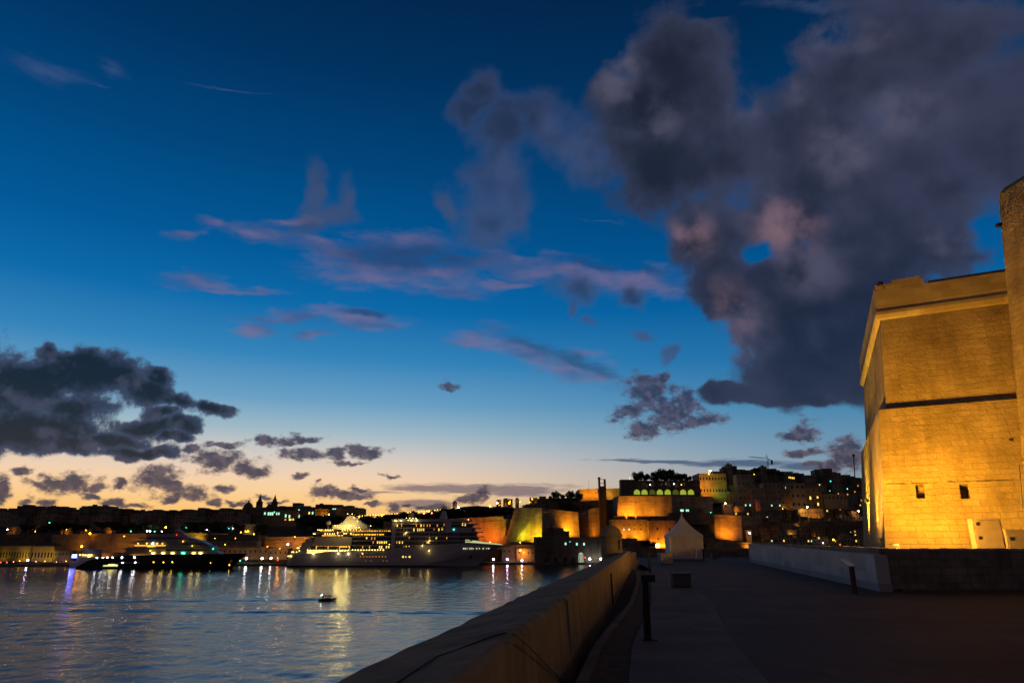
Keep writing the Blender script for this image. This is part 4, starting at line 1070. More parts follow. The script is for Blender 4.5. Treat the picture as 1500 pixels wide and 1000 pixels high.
for i in range(8):
    x = (xs[i] + xs[i + 1]) / 2; r = (xs[1] - xs[0]) / 2 - 1.3; zc = up - 1.81 - r
    pts = [(x - r, up - 1.81), (x + r, up - 1.81)] + [(x + r * math.cos(math.pi * k / 8), zc + r * .95 * math.sin(math.pi * k / 8)) for k in range(9)]
    k = []
    seg = [(x - r, up - 1.81), (x + r, up - 1.81)] + [(x + r * math.cos(math.pi * q / 8), zc + r * .95 * math.sin(math.pi * q / 8)) for q in range(9)]
    MB().loft([[(a, 3.05, b) for a, b in seg], [(a, 3.8, b) for a, b in seg]]).build('upper_arch', MAT['fardark'], ar)
building('garden_house', 910, 931, 702, 716, 846, MAT['fardark'], 'dark flat-roofed block at the left end of the arched garden terrace', 'house', grid=(3, 2, 1.4, 1.6))
building('garden_house', 1012, 1026, 703, 716, 850, MAT['fardark'], 'dark block at the right end of the arched garden terrace', 'house', grid=(2, 2, 1.4, 1.6))
building('palace', 1026, 1066, 693, 727, 905, MAT['far'], 'large palace with lit facade, orange on the left and green on the right', 'palace', depth=34, grid=(9, 2, 1.8, 3.4))
flood(1036, 905, 18, 724, 710, 16000, SOD, 120, 1034); flood(1050, 905, 18, 724, 712, 4200, (.22, .8, .03), 110, 1056)
flood(1030, 905, 10, 716, 700, 2500, (1, .5, .1), 120, 1028)
for i, px in enumerate((1055, 1060, 1065)):
    e = empty('parasol', P(px, 724, 880), ['pale lit cafe parasol at the foot of the palace, left of three', 'brightest cafe parasol at the foot of the palace, middle of three', 'pale lit cafe parasol at the foot of the palace, right of three'][i], 'parasol', 'cafe parasols by the palace')
    MB().lathe([(3.0, 2.2), (1.5, 3.1), (.1, 3.9)], n=8).build('canopy', MAT['tent'], e); MB().box(-.1, .1, -.1, .1, -1, 2.3).build('pole', MAT['black'], e)
flood(1061, 880, 6, P(1060, 726, 880).z, 720, 1600, (1, .75, .2), 150, 1061)
# battery buildings with battlements
def dots(lst): return lst
building('battery_house', 897, 951, 760.5, 806, 775, MAT['far'], 'orange lit barrack block with rows of tiny square windows beside the sentry box', 'house', depth=18, cornice=False,
         wins=[(x, 768.5, 1.7, 1.7, 'dark') for x in (914, 921, 929, 939)] + [(914, 775, 1.9, 2.2, 'wing'), (921.5, 775, 2.1, 2.4, 'wing'), (929.5, 775, 1.7, 2, 'dark'), (939, 775, 2, 2, 'dark'), (947, 770, 1.6, 2, 'dark'), (905, 776, 1.8, 2, 'dark')])
e = bastion('battlement', [(898, 777), (950, 777)], [(898, 777, 758.5), (950, 777, 758.5)], MAT['fardark'], 'row of dark gun merlons on top of the orange barrack block', zb=P(920, 761, 777).z - .5, depth=4, cordon=.2)
for x0, x1 in ((899, 916), (920, 930), (933, 951)):
    a = P(x0, 757, 776); b = P(x1, 757, 776)
    MB().box(a.x, b.x, 776, 779, a.z - 1.5, a.z + 1.2).build('merlon', MAT['fardark'], e, world=True)
building('battery_house', 952, 992, 762, 803, 768, MAT['far'], 'tall orange-red lit building with dark roof partly hidden by the tent', 'house', depth=20,
         wins=[(963, 774, 2.2, 4, 'dark'), (980.5, 775, 2.2, 4, 'dark'), (964, 789, 2.4, 2.4, 'dark'), (963.5, 798.5, 6, 6, 'deck')])
building('battery_roof', 952, 985, 755.5, 762, 772, MAT['fardark'], 'dark rooftop block above the orange-red building', 'house', depth=16)
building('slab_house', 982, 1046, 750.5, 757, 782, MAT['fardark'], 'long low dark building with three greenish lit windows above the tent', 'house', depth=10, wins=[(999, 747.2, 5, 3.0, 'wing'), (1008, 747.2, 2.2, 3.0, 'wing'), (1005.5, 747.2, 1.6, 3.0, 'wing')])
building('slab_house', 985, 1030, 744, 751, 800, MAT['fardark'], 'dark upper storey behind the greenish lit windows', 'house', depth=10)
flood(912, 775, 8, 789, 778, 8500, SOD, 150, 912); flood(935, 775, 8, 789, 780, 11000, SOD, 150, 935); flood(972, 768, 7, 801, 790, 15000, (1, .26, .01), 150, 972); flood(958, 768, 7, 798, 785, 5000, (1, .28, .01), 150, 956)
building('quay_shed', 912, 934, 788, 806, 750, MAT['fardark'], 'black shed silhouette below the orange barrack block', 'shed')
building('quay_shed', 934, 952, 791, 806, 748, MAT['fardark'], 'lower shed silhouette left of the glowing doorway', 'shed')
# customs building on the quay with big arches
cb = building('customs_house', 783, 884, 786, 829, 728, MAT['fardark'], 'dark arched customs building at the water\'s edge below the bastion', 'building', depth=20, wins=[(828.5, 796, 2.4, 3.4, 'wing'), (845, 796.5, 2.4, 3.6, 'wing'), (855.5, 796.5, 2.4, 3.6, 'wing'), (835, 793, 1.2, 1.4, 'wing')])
for px in (801, 814, 828, 840):
    x = P(px, 820, 728).x - cb.location.x; z0 = 0.4; ap = arch_poly(4.2, 8.6)
    MB().loft([[(x + a, -.04, z0 + b) for a, b in ap], [(x + a, .04, z0 + b) for a, b in ap]]).build('arch', MAT['glass'], cb)
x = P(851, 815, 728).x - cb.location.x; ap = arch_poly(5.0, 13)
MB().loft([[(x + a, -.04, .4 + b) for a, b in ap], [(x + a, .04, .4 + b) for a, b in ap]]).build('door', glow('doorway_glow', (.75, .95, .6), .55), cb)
for k in (-1.7, 0, 1.7): MB().box(x + k - .35, x + k + .35, -.5, -.1, .4, 12).build('column', MAT['house1'], cb)
building('customs_house', 794, 834, 777.5, 788, 742, MAT['fardark'], 'dark upper block with rooftop room standing behind the arched customs building', 'building', depth=12, grid=(6, 1, 1.3, 2), pent=[(.12, .8, 3.2), (.35, .4, 6)])
building('quay_house', 757, 784, 803, 829, 742, MAT['far'], 'small quayside house glowing orange under a street lamp', 'house', grid=(4, 2, 1.3, 1.8))
building('quay_house', 735, 757, 800, 829, 745, MAT['fardark'], 'dark quayside house left of the orange one', 'house', grid=(3, 2, 1.3, 1.8))
building('quay_house', 762, 783, 795, 804, 752, MAT['fardark'], 'dark gabled house behind the glowing orange one', 'house', grid=(3, 1, 1.2, 1.4), roof='gable')
building('quay_house', 853, 905, 800, 829, 738, MAT['fardark'], 'dark house right of the pale lit doorway', 'house', grid=(5, 2, 1.3, 1.8))
building('quay_house', 748, 765, 793.5, 803, 749, MAT['house2'], 'small flat-roofed house directly below the bastion\'s yellow glow', 'house', grid=(2, 1, 1.2, 1.4))
flood(767, 742, 8, ZQ + 9, 812, 5200, SOD, 150, 765)

# ------------------------------------------------------------------ left shore buildings
building('warehouse', -12, 41, 799, 828, 700, MAT['house3'], 'long yellowish lit quay warehouse at the left edge', 'warehouse', depth=12, grid=(13, 1, 1.2, 5), roof='gable')
building('warehouse', 42, 75, 799.5, 828, 702, MAT['house3'], 'yellowish lit warehouse with arched doors, right of the longer one', 'warehouse', depth=12, grid=(7, 1, 1.6, 5), roof='gable')
building('quay_office', 76, 108, 806, 828, 700, MAT['house2'], 'grey quay office with dark windows left of the bright blue screen', 'building', depth=12, grid=(6, 2, 1.4, 1.6))
building('quay_office', 108, 178, 809, 829, 712, MAT['house1'], 'low quay building hidden behind the yacht\'s stern', 'building', depth=12, grid=(12, 1, 1.4, 1.8))
for px, pw in ((5, 500), (35, 1300), (55, 450), (72, 1700)): flood(px, 700, 7, ZQ + 5, 812, pw, (1, .66, .03), 140, px)
flood(92, 700, 9, ZQ + 3, 818, 450, (1, .5, .3), 140, 92); flood(150, 712, 9, ZQ + 3, 818, 1400, (1, .35, .03), 150, 150); flood(60, 700, 12, ZQ + 1, 826, 400, (1, .6, .4), 160, 60)
building('long_shed', 300, 376, 792, 800, 738, MAT['house2'], 'long grey shed roofline behind the yacht bow', 'shed', depth=12, grid=(10, 1, 1.2, 1.4), roof='gable')
building('long_barrack', 308, 391, 800.5, 829, 726, MAT['house3'], 'long tan barrack with regular dark windows between yacht and cruise ship', 'building', depth=14, grid=(11, 2, 1.3, 2.4))
building('quay_store', 391, 420, 803, 829, 728, MAT['house1'], 'brown store building left of the cruise ship\'s stern', 'building', depth=14, grid=(4, 2, 1.3, 1.8))
for px in (325, 350, 380): flood(px, 726, 12, ZQ + 1.5, 812, 420, (1, .40, .05), 150, px)
flood(362, 726, 12, ZQ + 1.5, 822, 350, (1, .8, .6), 150, 362); flood(405, 728, 10, ZQ + 3, 815, 700, (1, .4, .05), 150, 405)

SK = [(-20, 8, 745.5), (8, 20, 744), (20, 46, 740.5), (48, 63, 742.2), (64, 79, 741), (79, 95, 742.3), (95, 112, 745.5), (112, 125, 742.7), (125, 142, 740.3), (142, 158, 741), (158, 170, 744), (170, 196, 746.3),
      (196, 214, 747.6), (214, 238, 747), (238, 262, 747.5), (262, 286, 746.2), (287, 296, 743.2), (296, 318, 745.8), (318, 340, 744.8), (340, 352, 745.2), (404, 426, 741.2), (426, 437, 736.2), (437, 460, 742.2),
      (460, 483, 738.3), (483, 506, 740.6), (506, 514, 740), (514, 531, 744.5)]
mats = ['house1', 'house2', 'fardark', 'house3']
kinds = ['broad', 'plain', 'low', 'tall', 'boxy', 'narrow', 'long']
for i, (a, b, t) in enumerate(SK):
    nx = max(2, int((b - a) / 4)); lit = {}
    building('skyline_house', a, b, t, 768, 985 + (i * 37) % 30, MAT[mats[i % 3]], f'{ORD[i]} house from the left along the dark sunset skyline', 'house', depth=20, grid=(nx, 4, 1.6, 2.0), lit=lit, group='houses on the sunset skyline',
             pent=[(random.uniform(0, .3), random.uniform(.4, .7), random.uniform(.8, 2.2))] if b - a > 12 else None)
# lit palace block and orange block
building('seminary', 383, 433, 747.5, 770, 940, MAT['house1'], 'large dark building with greenish and yellow lit windows below the twin belfries', 'building', depth=25,
         wins=[(x, 752, 2.4, 4.2, 'wing') for x in (388, 393.3, 396.3, 399.3)] + [(405.5, 752, 1.8, 3.4, 'wing'), (408.6, 752, 1.8, 3.4, 'wing'), (418.6, 755, 2.3, 4.4, 'wing'), (424, 756, 2.3, 4.4, 'wing'), (438 - 6, 746.5 + 9, 0, 0, 'dark')][:-1] +
              [(418, 760.6, 2.2, 2.4, 'wino'), (425, 760.6, 3.6, 2.6, 'winy'), (429.5, 760.4, 2, 2.4, 'winy'), (387, 757.5, 1.3, 2, 'wing'), (386.5, 766.5, 2.3, 2.3, 'wing'), (402, 749.6, 1.6, 2, 'wing')])
building('seminary', 433, 461, 745, 768, 950, MAT['house2'], 'dark block with three scattered lit windows, right of the large seminary', 'building', depth=20, wins=[(438, 746, 1.9, 2.1, 'wing'), (437.8, 755.7, 2.3, 4.3, 'wing'), (453, 751, 2.2, 3.4, 'winy'), (458, 751, 2.2, 3.6, 'wing'), (446.5, 773, 2, 2.8, 'wing')][:-1])
building('lit_house', 462, 481, 745, 753, 930, MAT['far'], 'small house with orange lit facade on the ridge above the ship\'s stern', 'house', depth=12, grid=(5, 1, 1, 1.6)); flood(471, 930, 10, P(471, 757, 930).z, 748, 3600, SOD, 150, 471)
building('ridge_house', 484, 530, 743.5, 756, 945, MAT['house2'], 'long dark house with two greenish windows on the ridge above the ship', 'house', depth=16, wins=[(488, 743.8 + 1.2, 2.2, 1.6, 'wing'), (491, 745, 2, 1.6, 'wing')], pent=[(.3, .5, 1.5)])
# church: dome and twin belfries
ch = empty('church', P(384, 760, 975), 'domed church with two slender pointed belfries against the sunset', 'church'); o0 = ch.location
def cx(px): return P(px, 745, 975).x - o0.x
def cz(py): return P(384, py, 975).z - o0.z
MB().box(cx(366), cx(405), 0, 25, -8, cz(742.5)).build('nave', MAT['fardark'], ch)
f = MB(); f.loft([[(cx(389), .5, cz(742.5) + .01), (cx(396), .5, cz(742.5) + .01), (cx(396), 20, cz(742.5) + .01), (cx(389), 20, cz(742.5) + .01)], [(cx(392.4), .5, cz(737.5)), (cx(392.6), .5, cz(737.5)), (cx(392.6), 20, cz(737.5)), (cx(392.4), 20, cz(737.5))]]); f.build('gable', MAT['fardark'], ch)
R0 = cx(366.5) - cx(359.5)
dm = MB().lathe([(R0 * 1.15, -8), (R0 * 1.15, cz(743)), (R0, cz(742)), (R0 * .93, cz(740)), (R0 * .7, cz(737.3)), (R0 * .35, cz(735.2)), (R0 * .18, cz(735)), (R0 * .18, cz(733)), (R0 * .08, cz(732.2)), (.05, cz(731))], cx(359.5), 10, 0, 14).build('dome', MAT['fardark'], ch)
for px, tp in ((377.7, 722.5), (399.8, 723.2)):
    x = cx(px); w = (cx(381.4) - cx(377.7))
    t = MB().box(x - w, x + w, 1, 1 + 2 * w, -8, cz(738.6)).build('belfry', MAT['fardark'], ch)
    f = MB()
    for s in (-1, 0, 1):
        f.box(x + s * w * .85 - w * .15, x + s * w * .85 + w * .15, 1.2, 1 + 1.9 * w, cz(738.6) + .003, cz(735.3))
    f.box(x - w, x + w, 1, 1 + 2 * w, cz(735.3) + .003, cz(734))
    f.build('bell_stage', MAT['fardark'], t)
    MB().lathe([(w * .9, cz(734) + .004), (w * .8, cz(731.5)), (w * .45, cz(729)), (w * .4, cz(728)), (w * .15, cz(725)), (.06, cz(tp))], x, 1 + w, 0, 8).build('spire', MAT['fardark'], t)
e = empty('ridge_tower', P(666, 744, 905), 'small round-topped stone tower lit on the ridge behind the ship\'s mast', 'tower')
MB().lathe([(2.8, -6), (2.8, 5.6), (3.1, 6), (3.0, 6.6), (2.2, 8.4), (1.0, 9.4), (.1, 9.8)], n=12).build('wall', MAT['far'], e)
flood(666, 905, 8, P(666, 748, 905).z, 738, 900, (1, .6, .15), 120, 666)
building('ridge_house', 727, 734, 732, 742, 900, MAT['far'], 'small orange lit house on the ridge left of the bastion turret', 'house', depth=8, roof='gable', grid=(2, 1, .9, 1.2)); flood(729, 900, 7, P(729, 744, 900).z, 736, 1500, SOD, 140, 729)
building('ridge_house', 737, 751, 730.5, 741, 905, MAT['house2'], 'flat-roofed dark house on the ridge just left of the turret', 'house', depth=8, grid=(3, 1, 1, 1.3), pent=[(.1, .5, 1.2)])
building('ridge_house', 776, 787, 728.5, 738, 890, MAT['far'], 'small house with lamp glow at the left end of the upper dark wall', 'house', depth=8, grid=(2, 1, 1, 1.3)); flood(779, 890, 7, P(779, 738, 890).z, 732, 500, SOD, 140, 779)
building('ridge_house', 790, 800, 726.5, 732, 910, MAT['house2'], 'small dark hut on top of the upper wall', 'house', depth=8, grid=(2, 1, 1, 1.3))
# dim houses lower on the left shore
k = 0
x = -10
while x < 372:
    w = random.uniform(9, 24); Y = random.uniform(885, 925); t = random.uniform(752, 758)
    building('shore_house', x, x + w, t, 776, Y, MAT[mats[k % 4]], f'{ORD[k]} dim house from the left in the row below the skyline', 'house', depth=14, grid=(max(2, int(w / 5)), 3, 1.5, 2.0), group='dim houses below the skyline', pent=[(.1, .5, 1.6)] if k % 3 == 0 else None)
    x += w + random.uniform(-1, 5); k += 1
building('lit_house', 10, 22, 771, 781, 830, MAT['far'], 'tiny orange lit house at far left beside a pinkish lamp', 'house', depth=8, grid=(3, 1, .9, 1.4)); flood(16, 830, 7, P(16, 781, 830).z, 775, 700, SOD, 150, 16)
building('lit_house', 88, 100, 771, 780, 830, MAT['far'], 'orange lit house under the dark trees on the left shore', 'house', depth=8, grid=(3, 1, .9, 1.6)); flood(96, 830, 7, P(96, 780, 830).z, 775, 1000, SOD, 150, 96)
building('lit_house', 118, 128, 772, 780, 832, MAT['far'], 'dull orange house just left of the big orange lamp', 'house', depth=8, grid=(2, 1, .9, 1.6)); flood(123, 832, 7, P(123, 780, 832).z, 776, 450, SOD, 150, 123)
building('lit_house', 155, 164, 768.5, 777, 832, MAT['far'], 'bright orange gabled house among trees above the yacht stern', 'house', depth=8, grid=(2, 1, .9, 1.6), roof='gable'); flood(159, 832, 7, P(159, 777, 832).z, 773, 1500, SOD, 150, 159)
building('lit_house', 355, 372, 767, 784, 860, MAT['house1'], 'pale dim villa beside orange lamps left of the cruise ship', 'house', depth=10, grid=(3, 2, 1.2, 1.8)); flood(362, 860, 8, P(362, 784, 860).z, 772, 900, (1, .8, .3), 150, 362)

# ------------------------------------------------------------------ hillside town on the right
def hood(px0, px1, pyt, pyb, Y, mk, label, **kw):
    return building('hill_house', px0, px1, pyt, pyb, Y, MAT[mk], label, 'house', **kw)
hood(1080, 1106, 694.5, 712, 880, 'house2', 'grey rooftop house with terrace, right of the palace', depth=14, grid=(4, 2, 1.6, 2))
hood(1083, 1122, 714, 745, 850, 'house1', 'broad dim house with lit green windows below the grey rooftop house', depth=14, grid=(6, 3, 1.5, 2.2), lit={(1, 0): 'wing', (2, 0): 'wing'})
hood(1122, 1146, 707, 745, 858, 'house1', 'tall dim house behind the upright orange strip', depth=14, grid=(4, 4, 1.5, 2), lit={(1, 0): 'wing', (3, 0): 'wing'})
hood(1108, 1114, 731, 745, 838, 'far', 'narrow building end glowing orange in the hillside town', depth=6, grid=(1, 2, .8, 1.4)); flood(1111, 838, 6, P(1111, 747, 838).z, 738, 650, (1, .2, .03), 120, 1111)
hood(1146, 1161, 709, 742, 862, 'house2', 'dim house with two turquoise lit windows high on the hill', depth=12, grid=(3, 3, 1.5, 2), wins=[(1152, 714, 3.5, 3.2, 'wing'), (1156, 714, 1.8, 2.4, 'wing')])
hood(1160, 1183, 707, 745, 850, 'house1', 'tall brown house with arched loggia near the hilltop', depth=14, grid=(3, 3, 2.4, 3.2))
hood(1183, 1207, 713, 745, 856, 'house3', 'tall ochre house with three yellow lit windows', depth=14, grid=(3, 3, 1.4, 2), wins=[(1187, 729, 2.4, 4.4, 'winy'), (1197.6, 728, 2.4, 2.8, 'winy'), (1198.5, 738, 2.3, 4.2, 'winy')])
hood(1170, 1208, 745, 757, 822, 'far', 'long low house brightly lit orange by a street lamp', depth=8, grid=(9, 1, .9, 1.8)); flood(1182, 822, 8, P(1182, 743, 822).z, 750, 5200, (1, .48, .06), 150, 1183); flood(1196, 822, 7, P(1196, 756, 822).z, 750, 1400, SOD, 150, 1196)
hood(1207, 1242, 723, 735, 858, 'house1', 'pale low house with five dark arched windows', depth=12, grid=(6, 1, 1.6, 3.0))
hood(1155, 1165, 697, 702, 925, 'house3', 'small hilltop house with glowing yellow windows', depth=8, wins=[(x, 698.8 + (x - 1155) * .14, 1.4, 2.6, 'winy') for x in (1155.8, 1158.2, 1160.6, 1163)])
hood(1223, 1236, 709, 716, 900, 'house2', 'pale small box house near the chimney', depth=8, grid=(3, 1, 1.3, 1.6))
hood(1249, 1259, 748, 760, 815, 'far', 'small orange lit house beside the fort\'s edge', depth=8, grid=(2, 2, 1, 1.4)); flood(1256, 815, 6, P(1256, 750, 815).z, 752, 900, SOD, 150, 1256)
hood(1147, 1170, 766, 782, 795, 'far', 'faint orange house beside the curved lit stair', depth=8, grid=(4, 2, 1.1, 1.5)); flood(1158, 795, 8, P(1158, 782, 795).z, 775, 650, SOD, 150, 1158)
hood(1060, 1074, 738, 748, 835, 'far', 'orange lit house corner below the palace', depth=8, grid=(3, 1, 1, 1.4)); flood(1063, 835, 6, P(1063, 738, 835).z, 742, 700, SOD, 150, 1063); flood(1082, 835, 6, P(1082, 748, 835).z, 744, 500, SOD, 150, 1080)
hood(1074, 1090, 741, 748, 832, 'far', 'dull orange terrace house right of the lit corner', depth=8, grid=(3, 1, 1, 1.2))
hood(1094, 1102, 776, 791, 785, 'far', 'tiny wall house with a pinkish lamp, glowing orange', depth=5, grid=(1, 1, 1, 1.4)); flood(1098, 785, 6, P(1098, 779, 785).z, 784, 800, SOD, 150, 1098); flood(1124, 785, 6, P(1124, 790, 785).z, 788, 500, (1, .2, .02), 100, 1124)
st_ = MB().tube([P(1158, 782, 788), P(1163, 779, 790), P(1168, 775, 793), P(1171, 769, 796), P(1172, 762, 799), P(1171.5, 756, 802)], 0.8, 6).build('lit_stair', MAT['far']); tag(st_, 'curving outdoor stair lit orange between dark houses', 'stair')
flood(1160, 788, 5, P(1160, 783, 788).z, 778, 600, (1, .5, .06), 150, 1160); flood(1171, 796, 5, P(1171, 770, 796).z, 764, 400, (1, .5, .06), 150, 1171)
# hilltop silhouettes
HT_ = [(1046, 1060, 690), (1060, 1067, 685), (1067, 1082, 682), (1068, 1075, 679.5), (1082, 1094, 687), (1094, 1106, 689), (1106, 1118, 686), (1118, 1126, 682.5), (1126, 1140, 686), (1140, 1150, 690), (1150, 1164, 690.5), (1164, 1180, 693), (1180, 1196, 695.5),
       (1196, 1208, 688), (1208, 1222, 686), (1222, 1234, 692), (1234, 1248, 695), (1248, 1262, 699), (1262, 1280, 700)]
for i, (a, b, t) in enumerate(HT_):
    building('hilltop_house', a, b, t, 712, 960 + (i * 13) % 30, MAT[mats[i % 3]], f'{ORD[i]} house from the left along the right-hand hilltop', 'house', depth=14, grid=(max(2, int((b - a) / 4)), 2, 1.4, 2), group='houses on the right hilltop', pent=[(.2, .6, random.uniform(1, 2.5))] if i % 2 else None)
# rows of dim houses stepping up the hill
rowname = ['lowest', 'second', 'third', 'fourth', 'fifth', 'sixth', 'top']
for r_, (pyb, Y) in enumerate([(800, 770), (786, 790), (772, 812), (760, 832), (748, 866), (735, 890), (722, 915)]):
    x = 1118 if r_ < 2 else (1048 if r_ > 4 else 1076); k = 0
    if r_ >= 5: x = 1068
    while x < 1292:
        w = random.uniform(9, 24); h = random.uniform(10, 17)
        lit = {}
        nx = max(2, int(w / 5)); nz = 2 if h < 13 else 3
        rr_ = random.random()
        if rr_ < 0.6:
            for _ in range(1 if rr_ < .4 else 2): lit[(random.randrange(nx), random.randrange(nz))] = random.choice(['winy', 'wing', 'wino', 'wino', 'winy'])
        building('hill_house', x, x + w, pyb - h, pyb, Y + random.uniform(-5, 5), MAT[mats[random.randrange(4)]], f'{ORD[k]} house from the left in the {rowname[r_]} row of dim houses climbing the hill', 'house', depth=12,
                 grid=(nx, nz, 1.3, 1.8), lit=lit, group='dim houses climbing the hill', pent=[(.1, .45, 1.8)] if random.random() < .4 else None)
        x += w + random.uniform(0, 3); k += 1

# crane and mast
e = empty('tower_crane', P(1125, 690, 1000), 'tower crane with long jib standing on the hilltop skyline', 'crane'); o0 = e.location
def q(px, py, Y=1000): return P(px, py, Y) - o0
f = MB(); a = q(1125, 694); b = q(1125, 672.5)
for s in (-.8, .8):
    for t in (-.8, .8): f.tube([(a.x + s, t, a.z), (b.x + s, t, b.z)], .18, 4)
for i in range(12):
    z0 = a.z + (b.z - a.z) * i / 12; z1 = a.z + (b.z - a.z) * (i + 1) / 12
    f.tube([(a.x - .8 * (-1) ** i, -.8, z0), (a.x + .8 * (-1) ** i, -.8, z1)], .12, 4)
f.build('mast', MAT['crane'], e)
f = MB(); l = q(1096.5, 668.6); r = q(1131, 674)
f.tube([l, q(1125, 672)], .3, 4).tube([l + Vector((1, 0, .1)), q(1112, 669.6), q(1125, 669.6)], .2, 4)
for i in range(14):
    t0 = i / 14; t1 = (i + .5) / 14; A_ = l.lerp(q(1125, 672), t0); B_ = l.lerp(q(1125, 669.9), t1) + Vector((0, 0, .2)); f.tube([A_, B_], .12, 4)
f.build('jib', MAT['crane'], e)
MB().tube([q(1125, 672), r], .5, 5).box(q(1129, 674).x, q(1131.6, 674).x, -.8, .8, q(1130, 680).z, q(1130, 674).z).build('counterweight', MAT['crane'], e)
MB().tube([q(1122.8, 671), q(1122.4, 664.5), q(1125, 672)], .25, 4).build('cab_frame', MAT['crane'], e)
e = empty('mast_pole', P(1251, 700, 980), 'tall thin mast with bulky top at the right end of the hill', 'mast'); o0 = e.location
MB().tube([P(1252.5, 702, 980) - o0, P(1250, 664, 980) - o0], .7, 6).build('pole', MAT['crane'], e); p = P(1250.3, 667, 980) - o0; MB().ball(p, 2.1, 8, 5).build('antenna', MAT['crane'], e)
for px, t, b_ in ((862.5, 703, 716), (885, 690, 700)):
    pass
e = empty('flagpole', P(862.7, 716, 905), 'very thin flagpole on the orange wall left of the lift tower', 'flagpole'); o0 = e.location
MB().tube([(0, 0, -2), P(862.3, 702.5, 905) - o0], .14, 4).build('pole', MAT['crane'], e)
e = empty('monument', P(922.5, 703, 850), 'small white monument with floodlighting painted as glow on the garden roofline', 'monument')
MB().lathe([(.9, -1), (.9, .6), (.5, 1), (.45, 3.3), (.15, 4)], n=8).build('statue', glow('white_painted_floodlight', (.9, .95, 1), 1.0, (.8, .8, .8)), e)  # floodlighting on the statue is put into its emission
e = empty('obelisk', P(1038.5, 694, 900), 'small finial with yellow lamplight painted as glow on the palace roof', 'finial')
MB().lathe([(1.2, -1), (1.1, .8), (.5, 1.6), (.5, 3.4), (.1, 6)], n=8).build('finial', G['winy'], e)  # lamplight on the finial is put into its emission

# ------------------------------------------------------------------ trees
def tree_proto(seed, flat=0.8, n=1500):
    rnd = random.Random(seed)
    e = bpy.data.objects.new('tree', None); col.objects.link(e)
    MB().tube([(0, 0, -.8), (.04, 0, .1), (0, .03, .7)], [.09, .07, .04], 6).tube([(0, 0, .2), (.3, .1, .7)], [.04, .02], 5).tube([(0, 0, .25), (-.3, -.1, .75)], [.04, .02], 5).build('trunk', MAT['bark'], e)
    f = MB(); cl = [(rnd.uniform(-.7, .7), rnd.uniform(-.6, .6), .75 + rnd.uniform(-.3, .5) * flat, rnd.uniform(.25, .45)) for _ in range(13)]
    for i in range(n):
        c = rnd.choice(cl); v = Vector((rnd.gauss(0, 1), rnd.gauss(0, 1), rnd.gauss(0, 1))).normalized() * c[3] * rnd.uniform(.5, 1.08)
        p = Vector(c[:3]) + Vector((v.x, v.y, v.z * flat)); s = rnd.uniform(.05, .11)
        a = Vector((rnd.gauss(0, 1), rnd.gauss(0, 1), rnd.gauss(0, 1))).normalized(); b = a.orthogonal().normalized()
        f.add([p - a * s, p + b * s * .7, p + a * s, p - b * s * .7], [(0, 1, 2, 3)])
    f.build('crown', MAT['leaf'], e)
    return e
TP = [tree_proto(3), tree_proto(11, 1.0), tree_proto(21, .6)]
used = [False] * 3
def tree(px, pyt, pyb, Y, label, group, kind=0, w=1.0):
    b = P(px, pyb, Y); h = (P(px, pyt, Y).z - b.z) / [1.5, 1.65, 1.35][kind]
    if not used[kind]: o = TP[kind]; used[kind] = True; o.location = b
    else: o = dup(TP[kind], b)
    o.rotation_euler = (0, 0, random.uniform(0, 6.28)); o.scale = (h * w, h * w, h)
    tag(o, label, 'tree', group); return o
for i, (px, t, b, k, w) in enumerate([(932, 695, 706, 1, .8), (940, 688.5, 706, 1, 1.1), (947, 694, 706, 0, .9), (957, 696, 707, 0, .8), (963, 688, 706, 1, .9), (969, 684.5, 706, 1, 1.2), (977, 686.5, 706, 0, 1.1), (985, 692, 706, 0, .9), (992, 691, 706, 1, 1.0), (1000, 692, 706, 0, 1.1), (1008, 695.5, 707, 0, .9)]):
    tree(px, t, b, 862, f'{ORD[i]} of the dark trees rising above the arched garden terrace, counted from the left', 'trees above the garden terrace', k, w)
for i, (px, t, b, k, w) in enumerate([(806, 725, 733, 0, .7), (815, 717.5, 732, 1, 1.0), (824, 723, 732, 0, .8), (834, 717, 732, 1, .8), (842, 721, 732, 0, 1.2), (850, 722, 732, 0, .9)]):
    tree(px, t, b, 898, f'{ORD[i]} tree from the left on the upper wall beside the lift tower', 'trees on the upper wall', k, w)
for i, (px, t, b) in enumerate([(828, 733, 752), (836, 736, 752), (845, 740, 752)]):
    tree(px, t, b, 840, f'{ORD[i]} shrub-like tree against the dark wall above the big bastion', 'trees against the dark wall', 0, .9)
x = 0
for i, (px, t, b, w) in enumerate([(40, 766, 782, 1.2), (62, 768, 782, 1.2), (78, 764, 781, 1.2), (94, 763, 780, 1.3), (108, 765, 780, 1.2), (122, 767, 780, 1.0), (150, 762, 776, 1.3), (165, 762, 778, 1.4), (184, 768, 781, 1.1), (198, 764, 780, 1.3), (212, 763, 780, 1.3), (228, 765, 782, 1.3),
      (247, 773, 786, 1.4), (272, 764, 782, 1.1), (288, 763, 784, 1.4), (304, 762, 784, 1.4), (318, 762, 784, 1.2), (334, 764, 784, 1.3), (350, 767, 784, 1.0), (378, 766, 786, 1.2)]):
    tree(px, t, b, 800 if px != 247 else 745, f'{ORD[i]} dark tree from the left along the left shore above the harbour wall', 'dark trees along the left shore', i % 3, w)
